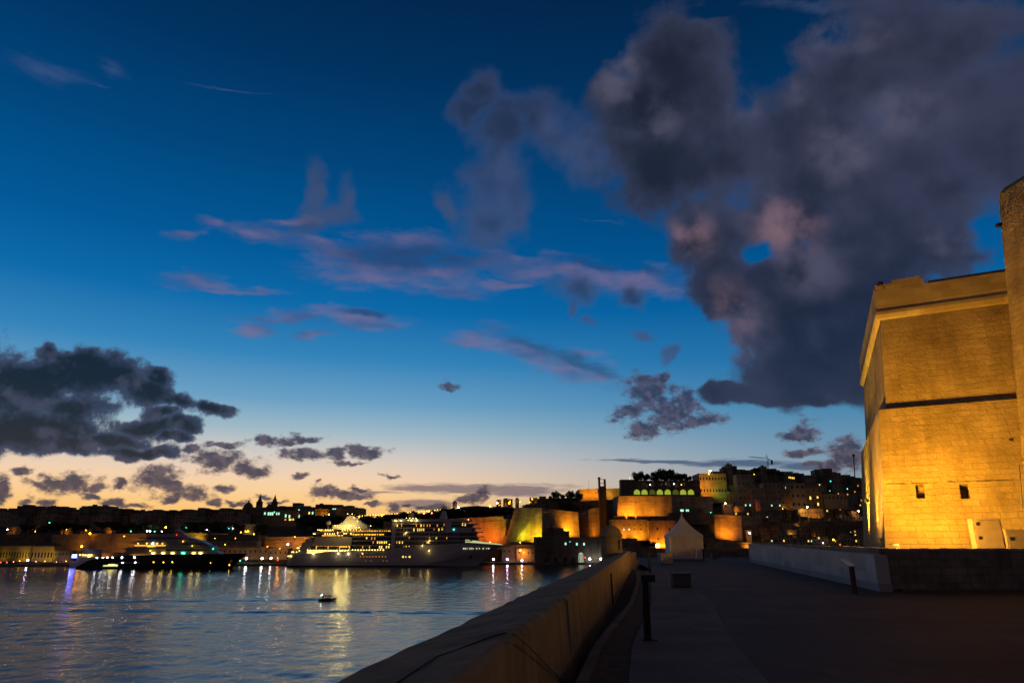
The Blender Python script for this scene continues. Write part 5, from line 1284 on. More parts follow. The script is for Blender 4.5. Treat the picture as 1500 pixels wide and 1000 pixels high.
for i, (px, t, b, w) in enumerate([(447, 757, 778, 1.2), (460, 753, 776, 1.2), (474, 752.5, 775, 1.3), (488, 753, 772, 1.3), (520, 754, 776, 1.3), (535, 752.5, 776, 1.4), (550, 753, 776, 1.4), (566, 751.5, 772, 1.4), (582, 750, 770, 1.2), (598, 746.5, 766, 1.2), (612, 750, 768, 1.2), (628, 748, 766, 1.3), (640, 746, 764, 1.2),
      (656, 744, 765, 1.3), (668, 742, 764, 1.4), (682, 740.5, 762, 1.4), (696, 740, 762, 1.4), (712, 740, 760, 1.4), (726, 739.5, 760, 1.2), (740, 740, 760, 1.3), (768, 738, 746, 1.0)]):
    tree(px, t, b, 880, f'{ORD[i]} of the dark trees covering the slope behind the cruise ship, from the left', 'dark trees behind the cruise ship', (i * 2) % 3, w)
for i, (px, t, b) in enumerate([(1109, 684, 694), (1130, 688, 697), (1143, 691, 699), (1090, 690, 699), (955, 792, 802), (945, 790, 802)]):
    tree(px, t, b, 930 if i < 4 else 745, ['bushy tree on the hilltop left of the crane', 'bushy tree on the hilltop just right of the crane', 'small tree on the hilltop farther right of the crane', 'small tree on the hilltop behind the grey rooftop house', 'dark bush left of the glowing doorway by the tent', 'second dark bush farther left of the glowing doorway'][i], None, i % 3, 1.0)

# ------------------------------------------------------------------ street and quay lamps
def lamp(px, py, Y, key, label, r=0.55, post=6.0, group='street lamps on the far shore', name='street_lamp'):
    p = P(px, py, Y); e = empty(name, (p.x, p.y, p.z - post), label, 'lamp', group)
    MB().tube([(0, 0, 0), (0, 0, post - r * .4)], .12, 5).build('post', MAT['black'], e)
    MB().ball((0, -.3, post), r, 8, 6).build('lamp_head', G[key], e)
    return e
LP = [(41, 820, 690, 'violet', 'violet-white quay lamp in front of the yellowish warehouses', .75), (132, 781, 725, 'sodium', 'large pinkish-orange lamp above the harbour wall behind the yacht stern', .8), (120, 800, 705, 'sodium', 'yellow-orange lamp low on the wall above the blue screen', .8),
      (11, 775, 800, 'cool', 'small cool lamp beside the tiny orange house at far left', .45), (72.7, 765, 810, 'green', 'small greenish lamp among dark trees on the left', .5), (243, 772, 780, 'sodium', 'orange lamp above the top of the yacht', .75),
      (192, 777.7, 790, 'green', 'single green-white lamp left of the close pair above the yacht', .5), (215.6, 777.3, 790, 'white', 'left one of the close pair of pale lamps above the yacht', .55), (220, 777.7, 790, 'white', 'right one of the close pair of pale lamps above the yacht', .55), (226.7, 778, 790, 'green', 'green-white lamp between the close pair and the white one', .5),
      (238, 777.6, 790, 'white', 'pale lamp just left of the dark tree above the yacht', .6), (273.5, 772, 795, 'green', 'bright green lamp in the trees above the lit yellow-brown wall', .75), (303.5, 775, 795, 'cool', 'bluish-white lamp among trees above the end of the yellow-brown wall', .75), (341.5, 774, 795, 'violet', 'violet-white lamp at the right end of the dark shore trees', .7),
      (331.8, 773.6, 795, 'pink', 'faint pink lamp left of the violet-white one', .35), (335.3, 773.6, 795, 'teal', 'faint teal lamp left of the violet-white one', .4), (353, 779, 800, 'yellow', 'yellow lamp left of the large orange cluster near the ship\'s stern', .6), (360, 778, 800, 'sodium', 'dimmer orange lamp touching the large one', .5), (363.3, 778, 800, 'sodium', 'largest brightest lamp of the orange cluster left of the ship', .8),
      (372, 782, 790, 'yellow', 'yellow lamp topping the orange-lit stair left of the ship', .6), (370, 787.8, 780, 'yellow', 'pale yellow lamp below the orange-lit stair', .7), (378.6, 791.2, 775, 'yellow', 'yellow lamp nearest the brown store building', .55), (422, 796.8, 745, 'white', 'white lamp on the orange wall close to the ship\'s stern', .75),
      (361, 817.3, 700, 'cool', 'leftmost of three bright white quay lamps between yacht and ship', .95), (384, 817.3, 705, 'cool', 'middle of three bright white quay lamps between yacht and ship', .9), (397.2, 817, 705, 'white', 'right one of three bright white quay lamps between yacht and ship', .75),
      (352, 820.6, 700, 'green', 'small greenish lamp by the yacht bow', .45), (407, 819.5, 703, 'red', 'small red signal lamp on the quay by the ship\'s stern', .6), (407, 816.6, 703, 'green', 'tiny green lamp directly above the red signal', .3),
      (722.7, 819, 728, 'cool', 'leftmost white quay lamp right of the ship\'s bow', .85), (743.2, 819, 730, 'violet', 'violet-white quay lamp, second right of the ship\'s bow', .85), (764.6, 820.3, 730, 'violet', 'violet-white quay lamp in front of the orange house', .8), (762.3, 805.7, 733, 'yellow', 'yellow wall lamp high on the orange quayside house', .75),
      (864, 818, 722, 'cool', 'bright white lamp right of the pale doorway', .9), (880.5, 818.5, 722, 'white', 'bright greenish-white light beside the sentry box', 1.1), (857, 816, 722, 'red', 'small reddish light between doorway and white lamp', .5), (762, 794, 745, 'yellow', 'small yellow lamp on a roof below the bastion', .45),
      (671.7, 743.3, 880, 'white', 'bright warm lamp just right of the small ridge tower', .9), (693, 743.3, 880, 'yellow', 'small yellow lamp, second right of the ridge tower', .5), (717.7, 740.7, 885, 'sodium', 'orange lamp on the ridge between two dark tree groups', .8), (648.3, 749.4, 880, 'sodium', 'orange lamp beside the ship\'s radar mast', .9), (728.5, 736.3, 892, 'white', 'lamp on the front of the small orange ridge house', .6),
      (745.8, 736.5, 897, 'sodium', 'orange lamp in front of the dark flat-roofed ridge house', .7), (747.5, 734, 898, 'yellow', 'yellow lamp just above the orange one on the ridge house', .5), (779.5, 730.6, 883, 'yellow', 'yellow lamp at the left end of the upper dark wall', .6), (762, 735, 885, 'yellow', 'small yellow lamp right of the bastion turret', .4), (776, 735, 884, 'yellow', 'faint yellow lamp above the bastion crest', .35),
      (621, 751.5, 870, 'pink', 'pinkish lamp in trees behind the ship left of the mast', .65), (628, 748.5, 870, 'sodium', 'orange lamp in trees a little above the pinkish one', .6), (632.5, 751, 870, 'pink', 'pinkish lamp nearest the mast among the trees', .6), (559.5, 754.6, 870, 'sodium', 'orange lamp on the road below the string of lights', .7), (526, 756.6, 870, 'sodium', 'orange lamp at the start of the string of lights', .7),
      (565, 758.5, 870, 'yellow', 'yellow lamp below the string of lights at its middle', .6), (482, 753, 880, 'yellow', 'yellow lamp right of the small orange ridge house', .7),
      (1062.5, 736.8, 828, 'white', 'pinkish-white lamp over the orange house corner below the palace', .6), (1182.4, 742.3, 812, 'white', 'bright white lamp over the long orange-lit house on the hill', .75), (1098, 780.5, 778, 'white', 'pinkish-white lamp on the tiny glowing wall house', .7), (1257.5, 748.2, 808, 'white', 'white lamp beside the fort\'s edge on the hill', .6), (1220.5, 790, 762, 'yellow', 'yellow-white lamp low in the town above the concrete wall', .8),
      (1079, 722.5, 870, 'white', 'small lamp right of the cafe parasols', .55), (1104.7, 694.3, 872, 'yellow', 'tiny lamp on the grey rooftop house', .35), (1241, 715.6, 870, 'green', 'tiny green lamp on the upper right of the hill', .5), (1216.5, 704.5, 900, 'teal', 'tiny teal light high on the hill', .5), (1041, 750.2, 780, 'green', 'tiny green light above the tent\'s right side', .35),
      (1205.5, 794.5, 760, 'violet', 'faint violet lamp low behind the concrete wall', .35), (1246, 779, 770, 'wing', 'faint pale lamp low beside the fort\'s edge', .4), (1260, 739.5, 840, 'winy', 'small yellow light touching the fort\'s edge', .7), (1040.5, 689.5, 895, 'white', 'white lamp on the palace roof beside the finial', .6)]
for (px, py, Y, key, label, r) in LP: lamp(px, py, Y, key, label, r)
for i in range(34):
    t = i / 33; px = 519 + 130 * t; py = 755.6 - 2.2 * min(t * 3, 1) - 7.5 * max(0, (t - .33) / .67)
    lamp(px, py + random.uniform(-.25, .25), 930, 'yellow', 'small yellow lamp in the long rising string of road lights behind the ship', .32 + .1 * random.random(), 5, 'string of road lights')
for i, px in enumerate((926, 940, 952, 974, 987, 998, 1004)):
    lamp(px, 707.5 + (i % 3), 852, ['yellow', 'yellow', 'white', 'white', 'cool', 'yellow', 'yellow'][i], f'{ORD[i]} small lamp from the left inside the upper garden arches', .38, 2.5, 'lamps inside the garden arches')

AMB = [(1135, 757), (1146, 745), (1178, 771), (1192, 786), (1206, 762), (1232, 768), (1143, 731), (1165, 725), (1238, 744), (1106, 765), (1215, 778), (1250, 772), (1180, 757), (1152, 793), (1128, 741), (1210, 742)]
for i, (px, py) in enumerate(sorted(AMB)):
    Yh = max(770, min(900, 770 + (800 - py) * 1.75)) - 6
    lamp(px, py, Yh, 'sodium', f'{ORD[i]} small amber street lamp from the left among the dim hill houses', .3, 5, 'amber lamps on the hill')
    g_ = bpy.data.lights.new('street_glow', 'POINT'); g_.energy = 1500; g_.color = (1, .36, .03); g_.shadow_soft_size = .4
    o = bpy.data.objects.new('street_glow', g_); col.objects.link(o); o.location = P(px, py + .5, Yh - 1.5)
AMB2 = [(20, 822.5), (29, 821), (53, 822), (66, 821.5), (83, 822.5), (97, 821.5)]
for i, (px, py) in enumerate(AMB2):
    lamp(px, py, 688, 'yellow' if i % 2 else 'pink', f'{ORD[i]} tiny amber quay light from the left along the warehouse front', .3, 3, 'amber quay lights at the warehouses')
for i, (px, py) in enumerate([(30, 776), (52, 778), (98, 775), (126, 776), (161, 774), (182, 785), (315, 788), (330, 797), (345, 788), (392, 800), (410, 803), (432, 786)]):
    lamp(px, py, 805 if py < 780 else 722, 'sodium' if i % 2 else 'yellow', f'{ORD[i]} tiny amber light from the left along the walls and slopes of the left shore', .26, 4, 'tiny amber lights on the left shore')
    if py < 780 or px > 400:
        g_ = bpy.data.lights.new('street_glow', 'POINT'); g_.energy = 1000; g_.color = (1, .36, .03); g_.shadow_soft_size = .4
        o = bpy.data.objects.new('street_glow', g_); col.objects.link(o); o.location = P(px, py + .5, (805 if py < 780 else 722) - 1.5)
# ------------------------------------------------------------------ cruise ship
SY = 645
S0 = P(418, 815, SY)
ship = empty('cruise_ship', (S0.x, SY, WZ), 'long white multi-deck cruise ship with glowing decks moored at the far quay', 'cruise ship', rz=0)
def sx_(px): return P(px, 815, SY).x - S0.x
def sz_(py): return P(600, py, SY).z - WZ
BE = 25.0
def outline(xs, xb, hw, tipw, n=10, xmid=None):
    """plan outline: stern flat, sides straight, bow curved to a point"""
    xm = xmid if xmid is not None else xb - 60
    side = [(xs, -hw * .86), (xs + 4, -hw)]
    bow = []
    for k in range(n + 1):
        t = k / n; x = xm + (xb - xm) * t; w = hw * (1 - t ** 2.2) + tipw * t
        bow.append((x, -w))
    left = side + bow; right = [(x, -y) for x, y in reversed(left)]
    return left + right
def zt_hull(x):
    a, b = sx_(640), sx_(684)
    if x < a: return sz_(811)
    if x < b: t = (x - a) / (b - a); t = t * t * (3 - 2 * t); return sz_(811) + (sz_(794) - sz_(811)) * t
    t = min(1, (x - b) / (sx_(737) - b)); return sz_(794) + (sz_(798) - sz_(794)) * t
f = MB(); rings = []
# hull skin with the deck edge following the sheer
for lv, (xs, xb, hw, xm) in enumerate([(sx_(421), sx_(699), 11.8, sx_(600)), (sx_(420), sx_(700), 12.3, sx_(610)), (sx_(420.5), sx_(709), 12.5, sx_(640)), (sx_(422), sx_(722), 12.6, sx_(660)), (sx_(424), sx_(737), 12.7, sx_(672))]):
    o = outline(xs, xb, hw, .3, 14, xm); t = lv / 4
    rings.append([(x, y + BE / 2, (-1.5 + (1.6 + 1.5) * min(1, t * 4)) if lv < 1 else 1.6 + (zt_hull(x) - 1.6) * ((lv - 1) / 3 if lv > 1 else 0)) for x, y in o])
MB().loft(rings).build('hull', MAT['shipwhite'], ship)
o = outline(sx_(420.8), sx_(699.6), 12.0, .3, 14, sx_(602)); MB().loft([[(x * 1.0, y * 1.04 + BE / 2, -1.4) for x, y in o], [(x, y * 1.045 + BE / 2, 1.3) for x, y in o]]).build('boot_stripe', MAT['boot'], ship)
# foredeck bulwark: the deck light falling on it is put into emission
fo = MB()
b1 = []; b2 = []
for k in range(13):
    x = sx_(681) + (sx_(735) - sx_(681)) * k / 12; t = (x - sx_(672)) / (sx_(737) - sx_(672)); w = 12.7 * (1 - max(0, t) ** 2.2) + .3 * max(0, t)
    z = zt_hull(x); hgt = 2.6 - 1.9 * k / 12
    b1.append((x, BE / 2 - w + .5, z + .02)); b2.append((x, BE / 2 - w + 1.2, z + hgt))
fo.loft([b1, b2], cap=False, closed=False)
fo.build('foredeck_bulwark_glow', glow('foredeck_glow', (.85, .85, .42), .62), ship)
# decks: white slabs with dark recessed bands between
def deck(px0, px1, pyb, pyt, inset=1.6, yo=0.0, mat='shipwhite', dmat='shipdark', thick=.75, rake=0, fr=None):
    z0, z1 = sz_(pyb), sz_(pyt)
    x0, x1 = sx_(px0), sx_(px1)
    MB().box(x0 + inset * .4, x1 - inset * .6, yo + inset, BE - yo - inset, z0 + .004, z1 - thick - .004).build('cabin_band', MAT[dmat], ship)
    if rake: MB().loft([[(x0, yo, z1 - thick), (x1, yo, z1 - thick), (x1 + rake, BE * .3, z1 - thick), (x1 + rake, BE * .7, z1 - thick), (x1, BE - yo, z1 - thick), (x0, BE - yo, z1 - thick)],
                       [(x0, yo, z1), (x1, yo, z1), (x1 + rake, BE * .3, z1), (x1 + rake, BE * .7, z1), (x1, BE - yo, z1), (x0, BE - yo, z1)]]).build('deck_slab', MAT[mat], ship)
    else: MB().box(x0, x1, yo, BE - yo, z1 - thick, z1).build('deck_slab', MAT[mat], ship)
# forward block
for i, (pr, pyb, pyt, rk) in enumerate([(668, 811, 804.3, 0), (676, 804.3, 797.8, 0), (690, 797.8, 791.0, 4), (701, 791.0, 784.8, 4), (699, 784.8, 778.4, 4), (696, 778.4, 772.2, 4), (693, 772.2, 766.2, 4), (684, 766.2, 759.5, 3)]):
    deck(571, pr, pyb, pyt, 1.5, 0.0 if i < 7 else 1.2, rake=rk, thick=.8 if i < 7 else 2.6)
MB().box(sx_(572), sx_(577.5), -.25, BE + .25, sz_(811) + .01, sz_(767)).build('side_panel', MAT['shipwhite'], ship)
MB().box(sx_(651), sx_(660), .05, BE - .05, sz_(779), sz_(764)).build('side_panel', MAT['shipwhite'], ship)
MB().box(sx_(657), sx_(690), .6, BE - .6, sz_(778), sz_(773.5)).build('bridge_front', MAT['shipwhite'], ship)
# balcony dividers
f = MB()
for k in range(46):
    x = sx_(579 + k * 2.05)
    f.box(x - .12, x + .12, .3, 1.6, sz_(811) + 1, sz_(772.5))
f.build('balcony_dividers', MAT['shipwhite'], ship)
# middle block
for pyb, pyt in ((804.3, 797.8), (797.8, 791), (791, 784.8)):
    deck(514, 571, pyb, pyt, 1.5)
deck(512, 571, 784.8, 778.4, 2.2, thick=.7); deck(510, 571, 811, 804.3, 1.8, thick=.8)
# aft block with stepped stern terraces
MB().box(sx_(456), sx_(513.5), .0, BE, sz_(798.4), sz_(786)).build('side_panel', MAT['shipwhite'], ship)
for (a, b, pyb, pyt) in [(428, 512, 811, 804.6), (434, 511, 804.6, 798.4), (439, 456, 798.4, 792.6), (444, 456, 792.6, 786.9), (450, 456, 786.9, 785.8), (455, 512, 785.8, 779.2), (461, 571, 779.2, 774.3)]:
    deck(a, b, pyb, pyt, 1.8, thick=.6)
MB().loft([[(sx_(427), 0, sz_(812)), (sx_(447), 0, sz_(812)), (sx_(447), BE, sz_(812)), (sx_(427), BE, sz_(812))], [(sx_(452), 0, sz_(787)), (sx_(460), 0, sz_(787)), (sx_(460), BE, sz_(787)), (sx_(452), BE, sz_(787))]]).build('stern_frame', MAT['shipwhite'], ship)
MB().box(sx_(482), sx_(534), 4, BE - 4, sz_(774.3) + .01, sz_(768)).build('upper_lounge', MAT['shipwhite'], ship)
# swept funnel housing
f = MB(); pr = [(488, 768), (495, 764), (499, 759.5), (502, 755.5), (505, 754), (510, 754.3), (516, 758), (522, 763), (530, 768)]
base = [(sx_(x), sz_(y)) for x, y in pr]
f.loft([[(x, 8, z) for x, z in base], [(x, BE - 8, z) for x, z in base]]); f.build('funnel', MAT['shipwhite'], ship)
MB().tube([(sx_(508), 10, sz_(754)), (sx_(512), 10, sz_(751.5))], .7, 6).tube([(sx_(513), 10, sz_(755.5)), (sx_(517), 10, sz_(753.5))], .7, 6).build('exhaust', MAT['black'], ship)
MB().ball((sx_(474), 9, sz_(765.5)), 2.4, 12, 8).tube([(sx_(474), 9, sz_(775)), (sx_(474), 9, sz_(768))], .8, 6).build('radar_dome', MAT['shipwhite'], ship, smooth_=True)
MB().box(sx_(594), sx_(601), 8, BE - 8, sz_(759.5) + .01, sz_(750.5)).build('vent_housing', MAT['shipwhite'], ship)
xm = sx_(646)
f = MB(); f.loft([[(sx_(640), 9, sz_(759.4)), (sx_(652), 9, sz_(759.4)), (sx_(652), BE - 9, sz_(759.4)), (sx_(640), BE - 9, sz_(759.4))], [(sx_(644), 11, sz_(747)), (sx_(648.6), 11, sz_(747)), (sx_(648.6), BE - 11, sz_(747)), (sx_(644), BE - 11, sz_(747))]])
f.box(sx_(642), sx_(651.5), 10, BE - 10, sz_(741.6), sz_(740.6)).box(sx_(643.5), sx_(650), 10, BE - 10, sz_(744.2), sz_(743.2)).build('mast', MAT['shipwhite'], ship)
MB().tube([(sx_(645.6), BE / 2, sz_(747)), (sx_(645.6), BE / 2, sz_(733))], .22, 5).tube([(sx_(649.4), BE / 2, sz_(747)), (sx_(649.4), BE / 2, sz_(739))], .16, 5).build('antenna', MAT['crane'], ship)
MB().box(sx_(686), sx_(688), 0, 1, sz_(758), sz_(754)).build('bow_mast', MAT['crane'], ship) if False else None
MB().tube([(sx_(733.5), BE / 2, sz_(798)), (sx_(733.5), BE / 2, sz_(783))], .15, 5).build('jackstaff', MAT['crane'], ship)
MB().box(sx_(686.5), sx_(691), 4.6, 4.9, sz_(818), sz_(812.5)).build('anchor', MAT['boot'], ship)
# lit deck strips
def strip(px0, px1, py0, py1, key, y=-.02, name='deck_light'):
    f = MB(); x = sx_(px0); xe = sx_(px1)
    while x < xe - .05:
        w = min(random.uniform(.8, 2.4), xe - x); f.box(x, x + w, y, y + .3, sz_(py1) + random.uniform(0, .25), sz_(py0)); x += w + random.uniform(.35, 1.3)
    f.build(name, G[key], ship)
for s in [(450, 462, 805.4, 806.6, 'deck'), (462, 478, 805.6, 806.8, 'deck'), (479.5, 495, 805.6, 806.8, 'deck'), (496.5, 511, 805.6, 806.8, 'deck')]:
    strip(*s, y=.35)
strip(448.5, 478.6, 807.6, 810.2, 'decko', y=1.2); strip(480, 494.8, 807.6, 810.2, 'decko', y=1.2); strip(496.8, 511.4, 807.6, 810.2, 'decko', y=1.2)
strip(450, 511, 808.2, 809.4, 'deck', y=.9)
strip(462, 478, 798.9, 799.8, 'decko', y=.6); strip(480, 494, 798.9, 799.9, 'decko', y=.6); strip(497, 511, 798.9, 801.2, 'decko', y=.6)
strip(461.5, 462.3, 799.2, 804, 'decko', y=.6); strip(510.6, 511.4, 799.2, 804, 'decko', y=.6); strip(479, 479.6, 799.2, 804, 'decko', y=.6); strip(495.6, 496.3, 799.2, 804, 'decko', y=.6)
strip(514, 532, 805.4, 806.5, 'deck', y=.3); strip(515, 531, 807.4, 809.2, 'decko', y=1.0); strip(534.5, 555, 805.4, 806.3, 'deck', y=.3); strip(536, 554.5, 808.8, 810.2, 'deck', y=.3); strip(557, 564, 805.6, 806.6, 'deck', y=.3)
strip(469, 500, 783.2, 784.8, 'decko', y=.9); strip(511, 560, 781.6, 783.4, 'decko', y=1.4); strip(466, 486, 776.6, 777.8, 'decko', y=.9); strip(497, 570, 776.6, 777.8, 'decko', y=.9)
strip(484, 500, 770.6, 773, 'decko', y=3.9)
# stern terraces glow
for (a, b, py, k) in [(421.5, 427, 813.6, 'deck'), (428, 436, 807.6, 'deck'), (434, 441, 801.5, 'deck'), (438, 445, 798.8, 'deck'), (439.5, 450, 792.9, 'decko'), (443.5, 453, 787.4, 'decko')]:
    strip(a, b, py, py + 1.3, k, y=.1)
# spark lamps, windows
SPK = [(462 + 2.9 * i, 775.8) for i in range(3)] + [(450 + 4.3 * i, 805.2) for i in range(15)] + [(516 + 4.1 * i, 805.0) for i in range(12)] + [(473.5, 775.8), (477, 775.8), (480.5, 775.8), (484, 775.8), (498.5, 775.5), (502, 775.5), (506, 775.5), (510, 775.5), (515, 775.3), (519, 775.3), (525, 775.3), (538.5, 775), (547.5, 774.8)] + \
      [(457, 781.7), (459, 781.7), (474, 781.5), (477.6, 781.5), (481, 781.5), (484.5, 781.5), (487.5, 781.5), (491.4, 779), (492.5, 781), (502, 781.2), (505, 781.2), (512, 780.8)] + \
      [(487, 769.3), (490.5, 769.3), (502.5, 769.2), (507, 769.2), (511, 769.2), (514.5, 769.2), (518.4, 772), (523, 772), (540, 769.8), (514.5, 757.6), (520, 763), (511.5, 752.3), (504.7, 752.2)] + \
      [(458.6, 810.2), (495.4, 810.3), (510, 810.4), (530.8, 810.4), (569.6, 796.7), (427.3, 808), (434, 808.2), (438, 806)] + \
      [(577, 762.3), (584.7, 762.1), (596, 761.6), (600.5, 761.8), (608.6, 761.8), (593.2, 758.3), (598.2, 758.6), (603, 758.8), (607.6, 759), (594, 779.4), (628.5, 791.2), (618.2, 798.7), (628.2, 806.2), (685.3, 760.6), (717.8, 793.3)]
me0 = MB().ball((0, 0, 0), 1, 8, 6).build('deck_lamp', G['spark']); spark = me0.data; bpy.data.objects.remove(me0)
SM = {}
for i, (px, py) in enumerate(SPK):
    big = (px, py) in [(458.6, 810.2), (495.4, 810.3), (510, 810.4), (577, 762.3), (584.7, 762.1), (608.6, 761.8), (600.5, 761.8)]
    o = bpy.data.objects.new('deck_lamp', spark); col.objects.link(o); o.parent = ship
    o.location = (sx_(px), -.6 if py > 779 or px > 571 else 1.2, sz_(py)); s = .5 if big else .24; o.scale = (s, s, s)
WN = [(579.5, 769, 'y'), (586, 769, 'o'), (608, 769, 'o'), (614.8, 769, 'y'), (619, 769, 'o'), (624, 769, 'o'), (628, 769, 'o'), (639, 769, 'o'), (649, 767.6, 'o'), (604.5, 775.5, 'y'), (610, 775.5, 'y'), (613.5, 775.5, 'y'), (616, 775, 'y'), (619.3, 775, 'y'), (634.3, 774.3, 'o'), (641.6, 775, 'y'), (646.5, 774, 'y'),
      (676.5, 767.4, 'y'), (680.5, 767.7, 'y'), (687, 774.3, 'y'), (598, 786.5, 'o'), (628, 787, 'o'), (638.2, 787, 'y'), (653.5, 787, 'o'), (580, 793.6, 'o'), (584, 793.6, 'y'), (588.5, 793.6, 'y'), (624.5, 793.3, 'y'), (627, 793.3, 'y'), (591, 800.3, 'o'), (593.8, 800, 'y'), (598.7, 800, 'y'),
      (609, 801, 'o'), (614, 800.6, 'y'), (617, 800.6, 'y'), (638, 801, 'o'), (644, 800.6, 'o'), (648.7, 801, 'o'), (653.5, 801, 'o'), (658.5, 801, 'o'), (589.5, 807.6, 'y'), (593, 807, 'y'), (622, 808, 'y'), (624.5, 808, 'y'), (592, 780.8, 'y'), (590, 782, 'o'),
      (535, 787, 'y'), (542.5, 788, 'o'), (547, 788, 'o'), (551.6, 793.6, 'y'), (555, 793.6, 'y'), (558, 793.6, 'y'), (561.5, 793.6, 'y'), (564.4, 793.4, 'y'), (545, 793.6, 'o'), (555, 801, 'y'), (558, 801, 'y'), (565, 801, 'y'), (568.4, 801, 'y'), (540, 801, 'o'), (530, 801, 'o'),
      (590.4, 815, 'p'), (594.6, 815.2, 'g'), (600, 815, 'p')] + [(528 + 4.6 * i, 814.8, 's') for i in range(9)] + [(536, 821, 't'), (544, 821, 't'), (562, 821, 't'), (567, 821, 't')]
for px, py, k in WN:
    key = {'y': 'winy', 'o': 'wino', 'p': 'winy', 'g': 'wing', 's': 'wino', 't': 'wino'}[k]
    w, h = {'y': (1.0, 2.4), 'o': (.7, 2.2), 'p': (1.5, 1.5), 'g': (1, 1), 's': (.6, .8), 't': (.4, .5)}[k]
    add_window(ship, sx_(px), 1.36 if k in 'yo' else -.1, sz_(py), w, h, key, 'cabin_window' if k in 'yo' else 'porthole')
o = MB().ball((sx_(663.7), -.3, sz_(775)), .45, 8, 6).build('navigation_light', G['teal'], ship)
# lit name letters on the bow (illegible at this size) and faint mark on the stern quarter
f = MB()
def hull_y(px, py):
    x = sx_(px); t = max(0, (x - sx_(660)) / (sx_(728) - sx_(660))); return BE / 2 - 12.65 * (1 - t ** 2.2)
LET = [(679, .8), (681.3, .7), (683.8, .4), (688, .7), (690.8, .7), (693, .35), (697.8, .75), (702, .6), (707.4, .85), (712.6, .4), (715.6, .85)]
for i, (px, s) in enumerate(LET):
    y = hull_y(px, 803) - 1.0
    MB().box(sx_(px) - .45 * s, sx_(px) + .45 * s, y, y + .25, sz_(803) - .5, sz_(803) + .5).build('name_letter', glow('letter_glow', (1, .95, .6), 1.2) if i == 0 else bpy.data.materials['letter_glow'], ship)
for px, h in ((454, 1.5), (458, 1.1), (461.5, 1.3), (466, 1.5)):
    MB().box(sx_(px) - .5, sx_(px) + .5, .02 - .2, .12 - .2, sz_(820.5), sz_(820.5) + h).build('stern_letter', MAT['boxwhite'], ship)
# funnel lamp light and deck spill
def pt(loc, power, color, r=.5):
    ld = bpy.data.lights.new('deck_spill', 'POINT'); ld.energy = power; ld.color = color; ld.shadow_soft_size = r
    o = bpy.data.objects.new('deck_spill', ld); col.objects.link(o); o.location = loc; return o
o0 = ship.location
for (px, py, y, pw, c) in [(500, 768, -3, 6500, (1, .72, .16)), (511, 766, -3, 3500, (1, .72, .2)), (474, 772, -3, 500, SOD), (459, 812, -3, 240, (1, .8, .4)), (495, 812, -3, 240, (1, .8, .4)), (510, 812, -3, 200, (1, .8, .4)), (594, 780, -2.5, 160, (1, .7, .2)), (618, 799.5, -2.5, 160, (1, .7, .2)), (628, 792, -2.5, 160, (1, .7, .2)), (628, 807, -2.5, 160, (1, .7, .2)),
                           (577, 764, -2, 200, (1, .7, .2)), (585, 764, -2, 200, (1, .7, .2)), (605, 763, -2, 300, (1, .7, .2)), (445, 800, 6, 500, (1, .6, .15)), (447, 790, 6, 500, (1, .4, .05))]:
    pt(Vector((sx_(px), y, sz_(py))) + o0, pw, c)

# ------------------------------------------------------------------ superyacht
YY = 596
Y0 = P(112, 829, YY); yb_ = 12.5
ya = empty('superyacht', (Y0.x, YY, WZ), 'long black-hulled superyacht with grey tiered superstructure and row of bright deck lamps', 'yacht')
def yx(px): return P(px, 820, YY).x - Y0.x
def yz(py): return P(250, py, YY).z - WZ
yh = lambda px: yz(interp([(112, 830), (131, 819.5), (150, 817), (172, 816.6), (182, 812.5), (220, 812), (300, 811), (358, 810)], px))
pxs = [112, 118, 131, 140, 150, 172, 182, 200, 240, 280, 300, 315, 325, 335, 342, 348, 353, 358]
L_ = []
f = MB(); rings = []
for lv in range(4):
    ring = []
    endx = [336, 341, 349, 358][lv]
    for p_ in pxs:
        x = 112 + (p_ - 112) * (endx - 112) / (358 - 112)
        t = max(0, (p_ - 285) / 73); w = (5.6, 6.0, 6.2, 6.25)[lv] * (1 - t ** 2.1) + .15; w *= min(1, .82 + (p_ - 112) / 90)
        z = -1 + (yh(p_) + 1) * lv / 3
        ring.append((yx(x), -w + yb_ / 2, z))
    ring2 = [(x, yb_ - y, z) for x, y, z in reversed(ring)]
    rings.append(ring + ring2)
f.loft(rings); f.build('hull', MAT['yblack'], ya)
def tier(pts, y0, name='cabin', mat='ygrey'):
    """side profile polygon extruded across the beam"""
    q_ = [(yx(a), yz(b)) for a, b in pts]
    return MB().loft([[(x, y0, z) for x, z in q_], [(x, yb_ - y0, z) for x, z in q_]]).build(name, MAT[mat], ya)
tier([(178, 811.8), (182, 803), (300, 800.5), (311, 806), (321, 811)], 1.0, 'main_deck')
tier([(178, 803.5), (182, 801.3), (306, 799), (312, 803.6), (300, 802)], .3, 'deck_edge')
tier([(190, 801.5), (193, 796), (196, 791), (270, 790), (285, 793), (299, 798.7)], 1.6, 'upper_deck')
tier([(186, 795.4), (190, 793), (290, 791.8), (302, 797.6), (285, 794.6)], .9, 'deck_edge')
tier([(207, 792), (209, 784.5), (262, 784.5), (276, 788), (288, 791.6)], 2.4, 'bridge_deck')
tier([(222, 784.4), (226, 781.5), (258, 781.5), (266, 784.4)], 3.4, 'sun_deck')
tier([(244, 781.4), (247, 775), (256, 777), (262, 781.4)], 4.6, 'mast')
tier([(248, 775), (249.5, 768), (251, 768), (253, 776)], 6.0, 'mast_pole')
def ybox(px0, px1, py0, py1, y, key, name='deck_light', m=None):
    return MB().box(yx(px0), yx(px1), y, y + .25, yz(py1), yz(py0)).build(name, m or G[key], ya)
